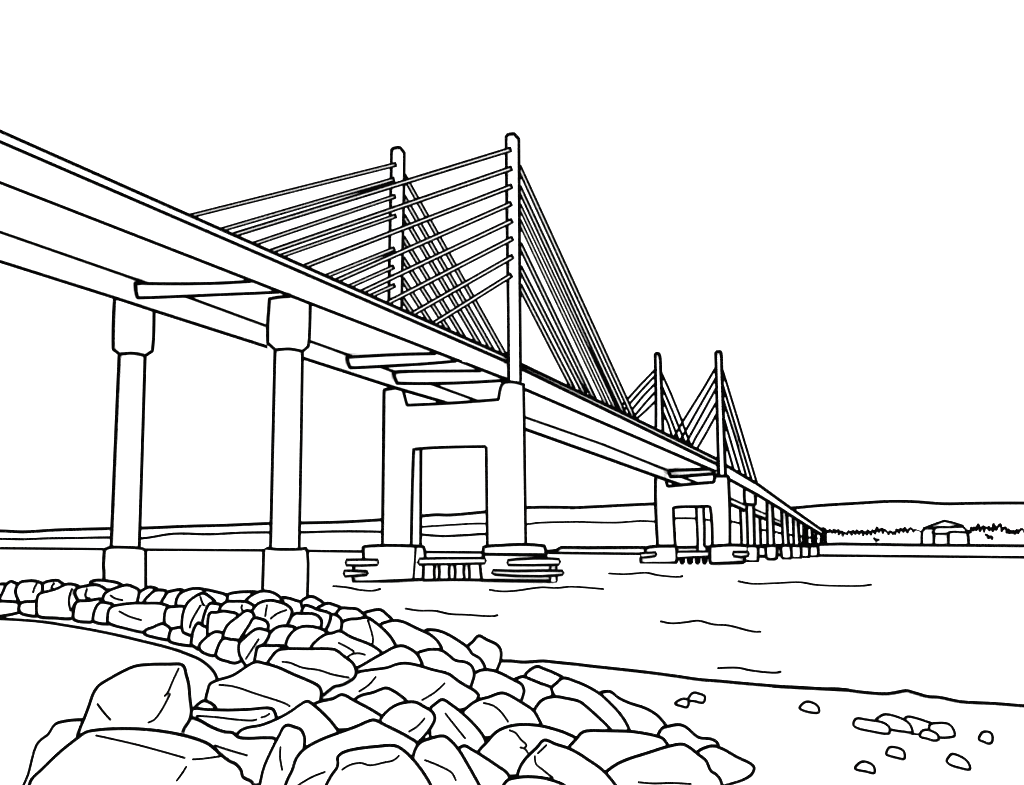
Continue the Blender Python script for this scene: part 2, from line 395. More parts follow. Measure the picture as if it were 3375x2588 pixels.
near_right = [((128, -1155), (920, 578)), ((128, -1015), (851, 546)), ((130, -890), (793, 518)), ((130, -782), (731, 488)), ((133, -620), (645, 446)), ((133, -460), (577, 410)), ((133, -332), (497, 372))]
for i, (a, b) in enumerate(near_right):
    wd, lw = (11.2, 4.4) if i in (2, 3) else (12.8, 5.8)
    cable('5', a, b, dM1+.5, ndep('5', b)+.3, wd, lw, False, 4)
for p in ([(575, 258), (400, 440), (135, 735)], [(575, 325), (420, 492), (190, 752)], [(575, 413), (430, 565), (310, 712)], [(575, 505), (450, 645), (338, 780)], [(575, 612), (460, 725), (368, 805)]):
    strand('H', p, eM2+.4, fdep('H', p[-1])+.5, 6.9, 25)
for p in ([(640, 300), (740, 520), (850, 790), (960, 1095)], [(646, 452), (760, 720), (898, 1065)], [(650, 575), (750, 830), (828, 1035)], [(655, 730), (715, 865), (756, 1000)]):
    strand('H', p, eM2+.4, fdep('H', p[-1])+.5, 6.9, 25)
for p in ([(1240, 240), (1100, 480), (880, 830), (780, 1005)], [(1242, 355), (1050, 690), (850, 1040)], [(1246, 465), (1080, 770), (915, 1070)], [(1252, 615), (1100, 880), (1010, 1030), (978, 1100)], [(1255, 745), (1130, 975), (1040, 1128)]):
    strand('H', p, eM1+.4, ndep('H', p[-1])+.3, 6.9, 3)
for p in ([(1318, 275), (1480, 800), (1700, 1530)], [(1322, 445), (1480, 965), (1640, 1492)], [(1326, 605), (1470, 1060), (1582, 1458)], [(1330, 800), (1430, 1140), (1513, 1412)], [(1340, 1020), (1390, 1200), (1436, 1362)]):
    strand('H', p, eM1+.4, ndep('H', p[-1])+.3, 6.9, 3)

# ------------------------------------------------------------------ pier columns
def pier(depth, tile, shaft, shaft_inks, head=None, head_inks=(), foot=None, foot_inks=(), t=1.4, ftile=None, fdepth=None, w=9.2):
    pl = facing(depth)
    o = block(pl, tile, shaft, t, shaft_inks, w=w).build('pier_column', 'concrete', bridge)
    if head: block(facing(depth-.08), tile, head, t+.3, head_inks, w=w).build('column_head', 'concrete', o)
    if foot: footing(ftile or tile, foot, foot_inks, fdepth or depth-.4, t+1.5, o, w)
    return o
dc = N.depth((1026, 1005))+.35
pier(dc, '3', [(1273, 520), (1463, 520), (1458, 900), (1440, 1960), (1240, 1960), (1262, 1000)], [[(1273, 535), (1262, 1000), (1241, 1940)], [(1463, 540), (1457, 1000), (1440, 1940)]],
     [(1234, 178), (1300, 120), (1520, 120), (1518, 225), (1511, 450), (1506, 505), (1463, 542), (1378, 525), (1275, 533), (1222, 487), (1222, 350)],
     [[(1373, 163), (1300, 168), (1234, 178), (1230, 240), (1222, 360), (1222, 485), (1275, 532), (1378, 525), (1463, 542), (1502, 510), (1506, 490), (1512, 430), (1518, 220)]],
     [(565, 1176), (572, 1173), (657, 1175), (658, 1290), (558, 1290)], [[(561, 1285), (564, 1177), (572, 1173), (590, 1175), (640, 1175), (654, 1173), (658, 1182), (657, 1290)]], 1.3, 'W', dc-.5)
dc2 = F.depth((508, 1024))+.5
pier(dc2, '3', [(193, 540), (376, 540), (362, 1000), (333, 1960), (137, 1960), (170, 1000)], [[(195, 565), (172, 1100), (137, 1940)], [(375, 575), (360, 1080), (333, 1940)]],
     [(163, 178), (163, 60), (436, 60), (436, 400), (425, 540), (375, 573), (340, 562), (270, 555), (195, 561), (153, 530), (153, 400)],
     [[(163, 175), (155, 320), (153, 480), (154, 530), (195, 561), (270, 555), (330, 561), (376, 573), (425, 540), (433, 440), (436, 265)]],
     [(224, 1176), (232, 1172), (311, 1174), (313, 1290), (220, 1290)], [[(221, 1285), (222, 1225), (221, 1210), (223, 1176), (232, 1172), (268, 1171), (304, 1174), (312, 1178), (312, 1290)]], 1.3, 'W', dc2-.5)
# approach piers beyond the second pylon; columns along the near edge
def nd(x): return N.depth(px('J', (x, 1200)))+.5
def fd(x): return F.depth(px('J', (x, 1200)))+.8
def appr(x1, y1, x2, y2, x3, x4, foot, fi, d, head=None, hi=(), yb=1260, w=8.4):
    s = [(x1, y1-60), (x2, y2-60), (x4, yb+10), (x3, yb+10)]
    return pier(d, 'J', s, [[(x1, y1), ((x1+x3)/2, (y1+yb)/2), (x3, yb)], [(x2, y2), ((x2+x4)/2, (y2+yb)/2), (x4, yb)]], head, hi, foot, fi, 1.2, w=w)
appr(425, 560, 547, 570, 448, 562, [(420, 1270), (500, 1256), (622, 1260), (622, 1530), (425, 1530)], [[(420, 1262), (500, 1257), (612, 1260), (622, 1285), (620, 1515), (608, 1529), (460, 1527), (430, 1515)], [(418, 1270), (418, 1340)]], nd(580),
     [(382, 200), (578, 200), (578, 545), (400, 537), (384, 420)], [[(383, 265), (383, 420), (398, 533), (470, 540), (570, 546), (577, 530), (578, 380)]])
appr(775, 490, 873, 560, 787, 903, [(748, 1262), (850, 1250), (950, 1258), (947, 1470), (850, 1485), (766, 1475)], [[(748, 1265), (850, 1252), (940, 1255), (951, 1275), (949, 1400), (945, 1468), (915, 1482), (850, 1486), (790, 1480), (766, 1465), (758, 1380), (748, 1265)]], nd(905))
appr(1027, 650, 1120, 710, 1057, 1155, [(1012, 1262), (1100, 1248), (1190, 1255), (1202, 1460), (1125, 1482), (1035, 1460)], [[(1016, 1300), (1018, 1262), (1060, 1249), (1190, 1252), (1195, 1300), (1203, 1400), (1200, 1462), (1160, 1478), (1110, 1482), (1055, 1475), (1033, 1450), (1016, 1300)]], nd(1157))
appr(1228, 780, 1322, 850, 1242, 1346, [(1195, 1255), (1365, 1258), (1370, 1468), (1205, 1465)], [[(1195, 1252), (1350, 1254), (1366, 1285), (1369, 1450), (1355, 1470), (1280, 1472), (1205, 1464)]], nd(1348))
appr(1410, 895, 1470, 930, 1408, 1475, [(1368, 1258), (1510, 1262), (1512, 1455), (1370, 1455)], [[(1368, 1256), (1500, 1265), (1510, 1290), (1511, 1440), (1490, 1456), (1375, 1453)]], nd(1478))
appr(1550, 985, 1625, 1030, 1567, 1625, [(1512, 1262), (1660, 1258), (1670, 1440), (1512, 1445)], [[(1512, 1262), (1640, 1258), (1660, 1268), (1668, 1330), (1665, 1425), (1640, 1440), (1515, 1446)]], nd(1627))
# columns along the far edge
def fappr(poly, inks, d, w=8.2): block(facing(d), 'J', poly, 1.2, inks, w=w).build('pier_column', 'concrete', bridge)
fappr([(312, 600), (440, 600), (460, 1365), (320, 1365)], [[(313, 640), (320, 800), (333, 1240), (318, 1300), (318, 1360)], [(335, 640), (316, 655)]], fd(370))
fappr([(540, 700), (657, 740), (672, 1260), (560, 1260)], [[(657, 775), (668, 1050), (673, 1260)]], fd(610))
footing('J', [(600, 1262), (722, 1270), (735, 1440), (610, 1440)], [[(620, 1262), (700, 1268), (720, 1275)], [(640, 1441), (745, 1440)]], fd(610)-.4, 2, bridge)
o = block(facing(F.depth(px('I', (1200, 1200)))+.8), 'I', [(1127, 500), (1258, 500), (1262, 700), (1272, 900), (1270, 1255), (1290, 1370), (1148, 1370), (1150, 1240)], 1.2,
      [[(1126, 560), (1133, 800), (1148, 1100), (1150, 1240), (1150, 1360)], [(1255, 560), (1260, 700), (1272, 950), (1270, 1250)], ([(1275, 1258), (1310, 1262), (1312, 1350)], 8)], w=8)
o.build('pier_column', 'concrete', bridge)
# abutment on the far bank
ab = block(facing(nd(1745)-.6), 'J', [(1716, 965), (1760, 950), (1785, 975), (1787, 1215), (1716, 1215)], 3,
      [([(1712, 1215), (1714, 1100), (1728, 985), (1735, 962), (1760, 956), (1778, 968), (1784, 990), (1787, 1215)], 9.5)])
ab.build('abutment', 'concrete', bridge)

# ------------------------------------------------------------------ timber fenders round the pylon footings
def fender(label, loc, rails, piles, group='timber fenders round the bridge footings'):
    ob = empty('timber_fender', loc)
    tag(ob, label, 'fender', group)
    for pl, tile, poly, extra, lw in rails:
        yc = sum(p[1] for p in poly)/len(poly); poly = [(x, yc+(y-yc)*1.2) for x, y in poly]
        m = block(pl, tile, poly, .35, extra, outline=lw, w=lw); m.build('rail', 'timber', ob)
    for pl, tile, poly, inks, lw in piles:
        block(pl, tile, poly, .35, inks, w=lw).build('pile', 'timber', ob)
    return ob
a = facing(dF1*.98-.5); b = facing(dF1*.98-.75)
fender('pair of short white rails before the left footing of the nearest pylon', (a.hit(px('4', (180, 1600))).x, a.a.y, 0),
       [(b, '4', [(80, 1475), (180, 1474), (288, 1475), (290, 1490), (286, 1504), (180, 1507), (80, 1506), (78, 1490)], (), 7.6),
        (b, '4', [(68, 1546), (100, 1546), (218, 1550), (222, 1560), (214, 1570), (150, 1574), (72, 1578), (65, 1562)], (), 7.6)],
       [(a, '4', [(124, 1500), (134, 1500), (134, 1617), (122, 1617)], [[(129, 1508), (129, 1540)], [(124, 1582), (127, 1614)]], 9)])
a = facing(min(dF1, dF2)*.98-.5); b = facing(min(dF1, dF2)*.98-.75)
fender('long white rail on piles between the two footings of the nearest pylon', (a.hit(px('4', (770, 1600))).x, a.a.y, 0),
       [(b, '4', [(556, 1468), (700, 1465), (985, 1464), (990, 1480), (986, 1494), (770, 1498), (556, 1500), (549, 1490)], (), 7.6)],
       [(a, '4', [(x1, 1500), (x2, 1500), (x2+dx, 1608), (x1+dx, 1608)], [[(x1, 1505), (x1-2, 1550), (x1+dx, 1600)], [(x2, 1505), (x2+3, 1550), (x2+dx, 1600)]], 9)
        for x1, x2, dx in ((655, 685, 0), (752, 788, 0), (848, 880, 3))] +
       [(a, '4', [(585, 1600), (960, 1600), (960, 1612), (585, 1612)], [[(585, 1606), (780, 1603), (960, 1605)]], 9.5)])
a = facing(dF2*.98-.5); b = facing(dF2*.98-.75)
fender('two long white rails before the right footing of the nearest pylon', (a.hit(px('4', (1280, 1600))).x, a.a.y, 0),
       [(b, '4', [(1133, 1476), (1200, 1471), (1300, 1467), (1400, 1467), (1468, 1470), (1474, 1485), (1466, 1501), (1300, 1503), (1135, 1503), (1131, 1490)], (), 7.6),
        (b, '4', [(1035, 1543), (1200, 1548), (1350, 1546), (1490, 1546), (1497, 1558), (1488, 1570), (1350, 1576), (1200, 1575), (1050, 1568), (1028, 1558)], (), 7.6)],
       [(a, '4', [(1412, 1500), (1448, 1500), (1450, 1612), (1410, 1612)], [[(1410, 1508), (1409, 1540)], [(1408, 1585), (1409, 1608)], [(1450, 1508), (1451, 1540)], [(1452, 1580), (1453, 1608)]], 6.5)])
a = facing(eF1*.98-.5)
fender('short white rail before the left footing of the farther pylon', (a.hit(px('I', (300, 1500))).x, a.a.y, 0),
       [(a, 'I', [(168, 1388), (300, 1382), (430, 1375), (438, 1400), (425, 1428), (350, 1440), (250, 1448), (165, 1450)], (), 6.2)],
       [(facing(eF1*.98-.3), 'I', [(164, 1430), (178, 1430), (180, 1560), (170, 1560)], [[(168, 1455), (168, 1520)]], 8.5)])
a = facing(min(eF1, eF2)+1.0)
fender('white rail on four stub piles between the farther pylon footings', (a.hit(px('I', (1080, 1500))).x, a.a.y, 0),
       [(a, 'I', [(800, 1367), (1080, 1362), (1350, 1362), (1350, 1434), (1080, 1444), (800, 1456)], (), 6.2)],
       [(facing(min(eF1, eF2)+1.3), 'I', [(x1, 1430), (x2, 1430), (x2-4, 1555), (x1+14, 1555)], [[(x1, 1460), (x1+6, 1540), (x1+18, 1558), (x2-18, 1558), (x2-3, 1540), (x2, 1460)]], 8)
        for x1, x2 in ((856, 914), (984, 1054), (1122, 1180), (1244, 1300))])
a = facing(min(eF2, nd(490)-.5)*.98-.6)
fender('short white rail at the right end of the farther pylon footings', (a.hit(px('J', (330, 1500))).x, a.a.y, 0),
       [(a, 'J', [(190, 1366), (330, 1366), (455, 1366), (463, 1390), (450, 1428), (330, 1443), (200, 1430), (188, 1400)], (), 7.6)],
       [(facing(a.a.y+.2), 'J', [(370, 1440), (430, 1440), (420, 1545), (370, 1545)], [[(392, 1460), (388, 1540)]], 8)])

# ------------------------------------------------------------------ water, shores, hills
wm = MB(); wm.add([(-4000, 4, 0), (4000, 4, 0), (4000, 6000, 0), (-4000, 6000, 0)], [(0, 1, 2, 3)])
waves = [('B', [(435, 203), (550, 215), (620, 230), (720, 237), (773, 223)]), ('B', [(1565, 230), (1650, 242), (1750, 237), (1930, 213), (2050, 217), (2150, 208), (2385, 225)]),
         ('B', [(957, 365), (1050, 380), (1170, 382), (1280, 405), (1390, 410), (1590, 420), (1620, 412)]), ('C', [(455, 112), (560, 118), (730, 108), (810, 125), (960, 137), (983, 130)]),
         ('C', [(828, 457), (900, 472), (1000, 465), (1100, 453), (1210, 480), (1320, 488), (1500, 532), (1548, 532)]), ('C', [(1242, 795), (1390, 793), (1480, 812), (1660, 828), (1692, 820)]),
         ('D', [(105, 490), (180, 505), (300, 503), (470, 497), (560, 512), (700, 518), (830, 517), (877, 510)])]
for t, p in waves:
    q = [on_level(s, 0) for s in smooth(pxs(t, p), 5)]
    wm.ink([on_level(s, wid(v, 8)*.8) for s, v in zip(smooth(pxs(t, p), 5), q)], 7.6)
tag(wm.build('water', 'water'), 'calm white water under the bridge with a few ripple lines', 'water', kind='structure')

WL = [(-900, 1806), (0, 1813), (339, 1816), (484, 1818), (863, 1820), (1194, 1824), (1404, 1825.5), (1798, 1828.5), (2107, 1831.5), (2250, 1832), (2522, 1834.5), (2700, 1837), (3375, 1843), (4200, 1850)]
TP = {1798: 1817, 1810: 1816.5, 1833: 1814, 1841: 1809, 1850: 1804, 1936: 1805, 2107: 1804, 2126: 1805, 2233: 1804, 2334: 1803, 2522: 1798, 2702: 1794.5, 2770: 1792.5, 2996: 1796, 3375: 1799, 4200: 1806}
def wl_y(x):
    for (a, ya), (b, yb) in zip(WL, WL[1:]):
        if a <= x <= b: return ya+(yb-ya)*(x-a)/(b-a)
    return WL[-1][1]
xs = sorted(set([p[0] for p in WL]+list(TP)))
bm_ = MB(); wl = []; tp = []; tp_ink = []
for x in xs:
    q = on_level((x, wl_y(x)), 0.0); wl.append(q)
    if x in TP or x > 1798:
        ks = sorted(TP); y = TP.get(x)
        if y is None:
            for k0, k1 in zip(ks, ks[1:]):
                if k0 <= x <= k1: y = TP[k0]+(TP[k1]-TP[k0])*(x-k0)/(k1-k0)
        h = facing(q.y+.4).hit((x, y)); tp.append(h); tp_ink.append(h)
    else: tp.append(q+Vector((0, .4, .12)))
n = len(xs)
vs = [v+Vector((0, 0, -.4)) for v in wl]+tp+[Vector((v.x*7, v.y*7, v.z+1.0)) for v in tp]
bm_.add(vs, [(i, i+1, n+i+1, n+i) for i in range(n-1)]+[(n+i, n+i+1, 2*n+i+1, 2*n+i) for i in range(n-1)])
bm_.ink([v+Vector((0, 0, .2)) for v in wl], 14); bm_.ink(tp_ink, 9.2)
tag(bm_.build('far_shore', 'hill'), 'low far bank along the opposite side of the water', 'shore', kind='structure')

def ridge(pts, dist, lw, label):
    P = smooth(pts, 4); pl = facing(dist); c = [pl.hit(p) for p in P]
    m = MB(); n = len(c); a = 3.0
    vs = [Vector((q.x, q.y-a, -1)) for q in c]+c+[Vector((q.x*1.03, q.y*1.03, q.z*.6)) for q in c]+[Vector((q.x*1.1, q.y*1.1, -1)) for q in c]
    m.add(vs, [(r*n+i, r*n+i+1, (r+1)*n+i+1, (r+1)*n+i) for r in range(3) for i in range(n-1)])
    if isinstance(lw, (int, float)): m.ink(c, lw)
    return tag(m.build('hill', 'hill'), label, 'hill', kind='structure')
S = lambda pts: pxs('W', pts)
ridge(S([(-400, 1135), (0, 1136), (50, 1138), (120, 1134), (236, 1131), (303, 1130), (400, 1126), (480, 1124), (578, 1120), (642, 1119), (730, 1117), (817, 1112)])
      + pxs('4', [(575, 1187), (665, 1179), (750, 1181), (990, 1160), (1255, 1132), (1581, 1133)])+pxs('5', [(480, 1206), (700, 1195), (1060, 1178)])
      + pxs('6', [(500, 1172), (900, 1190), (1100, 1206)])+pxs('D', [(400, 62), (600, 45), (800, 33), (1000, 22), (1150, 25), (1300, 36), (1500, 33), (1772, 32), (2300, 40)]),
      900, 9.2, 'long low hill on the horizon, its crest the highest of the far lines')
ridge(pxs('4', [(540, 1262), (575, 1258), (750, 1246), (930, 1236), (990, 1237), (1120, 1242), (1255, 1240), (1350, 1230), (1581, 1225)])+pxs('5', [(500, 1301), (800, 1307), (975, 1296), (1060, 1300)])
      + pxs('I', [(400, 835), (600, 800), (760, 780), (940, 777), (1110, 782), (1290, 800), (1365, 812), (1600, 825)])+pxs('J', [(160, 832), (300, 865), (500, 930), (695, 980), (755, 986), (915, 1010), (1025, 1040), (1165, 1062), (1210, 1068), (1400, 1095), (1650, 1130)]),
      640, 5.9, 'middle far hill seen between and behind the two pylons')
ridge(S([(-400, 1150), (0, 1153), (50, 1154), (100, 1152), (170, 1151), (236, 1150), (303, 1152), (370, 1142), (450, 1143), (510, 1140), (578, 1139), (642, 1139), (720, 1137), (817, 1138)])
      + pxs('4', [(575, 1308), (700, 1317), (850, 1312), (990, 1304), (1100, 1312), (1200, 1350)]), 420, 7.4, 'lowest far hill behind the columns on the left side')

# beach in the foreground
SH = pxs('B', [(1600, 735), (1655, 741), (1720, 742), (1800, 750), (1870, 747), (1950, 742), (2050, 752), (2191, 766)])+pxs('C', [(300, 776), (500, 798), (700, 820), (930, 850), (1100, 875), (1260, 888), (1450, 906), (1700, 926), (1950, 941), (2100, 945), (2191, 952)])\
     + pxs('D', [(300, 1101), (450, 1108), (600, 1117), (690, 1118), (830, 1137), (970, 1146), (1040, 1135), (1085, 1128), (1130, 1139), (1210, 1162), (1280, 1167), (1400, 1192), (1600, 1203), (1772, 1217), (2300, 1260), (3000, 1330)])
GZ = 0.06
edge = [on_level(p, .02) for p in smooth(SH, 4)]
leftedge = [on_level(p, .02) for p in [(-3000, 1905), (-1200, 1925), (0, 1962), (500, 1990), (900, 2060), (1250, 2135)]]
bmh = MB(); E = leftedge+edge; n = len(E)
inner = [Vector((q.x*.985, q.y*.985, GZ)) for q in E]; low = [Vector((q.x, q.y+.6, -.3)) for q in E]
bmh.add(low+E+inner, [(r*n+i, r*n+i+1, (r+1)*n+i+1, (r+1)*n+i) for r in range(2) for i in range(n-1)])
flat = inner+[Vector((60, -40, GZ)), Vector((-60, -40, GZ))]
bmh.add(flat, tessellate_polygon([flat]))
bmh.ink([on_level(p, GZ+.01+wid(q, 12)*.8) for p, q in zip(smooth(SH, 4), edge)], 9.4)
path = [on_level(p, GZ+.01) for p in smooth(pxs('A', [(-300, 428), (0, 440), (130, 446), (300, 460), (500, 490), (750, 535), (1000, 592), (1250, 656), (1360, 695), (1450, 735), (1520, 790), (1555, 840), (1567, 875), (1570, 900)]), 5)]
bmh.ink([q+(EYE-q)*(wid(q, 9)*.8/(CAM_H-q.z)) for q in path], 8.6)
tag(bmh.build('beach', 'sand'), 'flat white sand beach in the foreground beside the rock bank', 'beach', kind='structure')
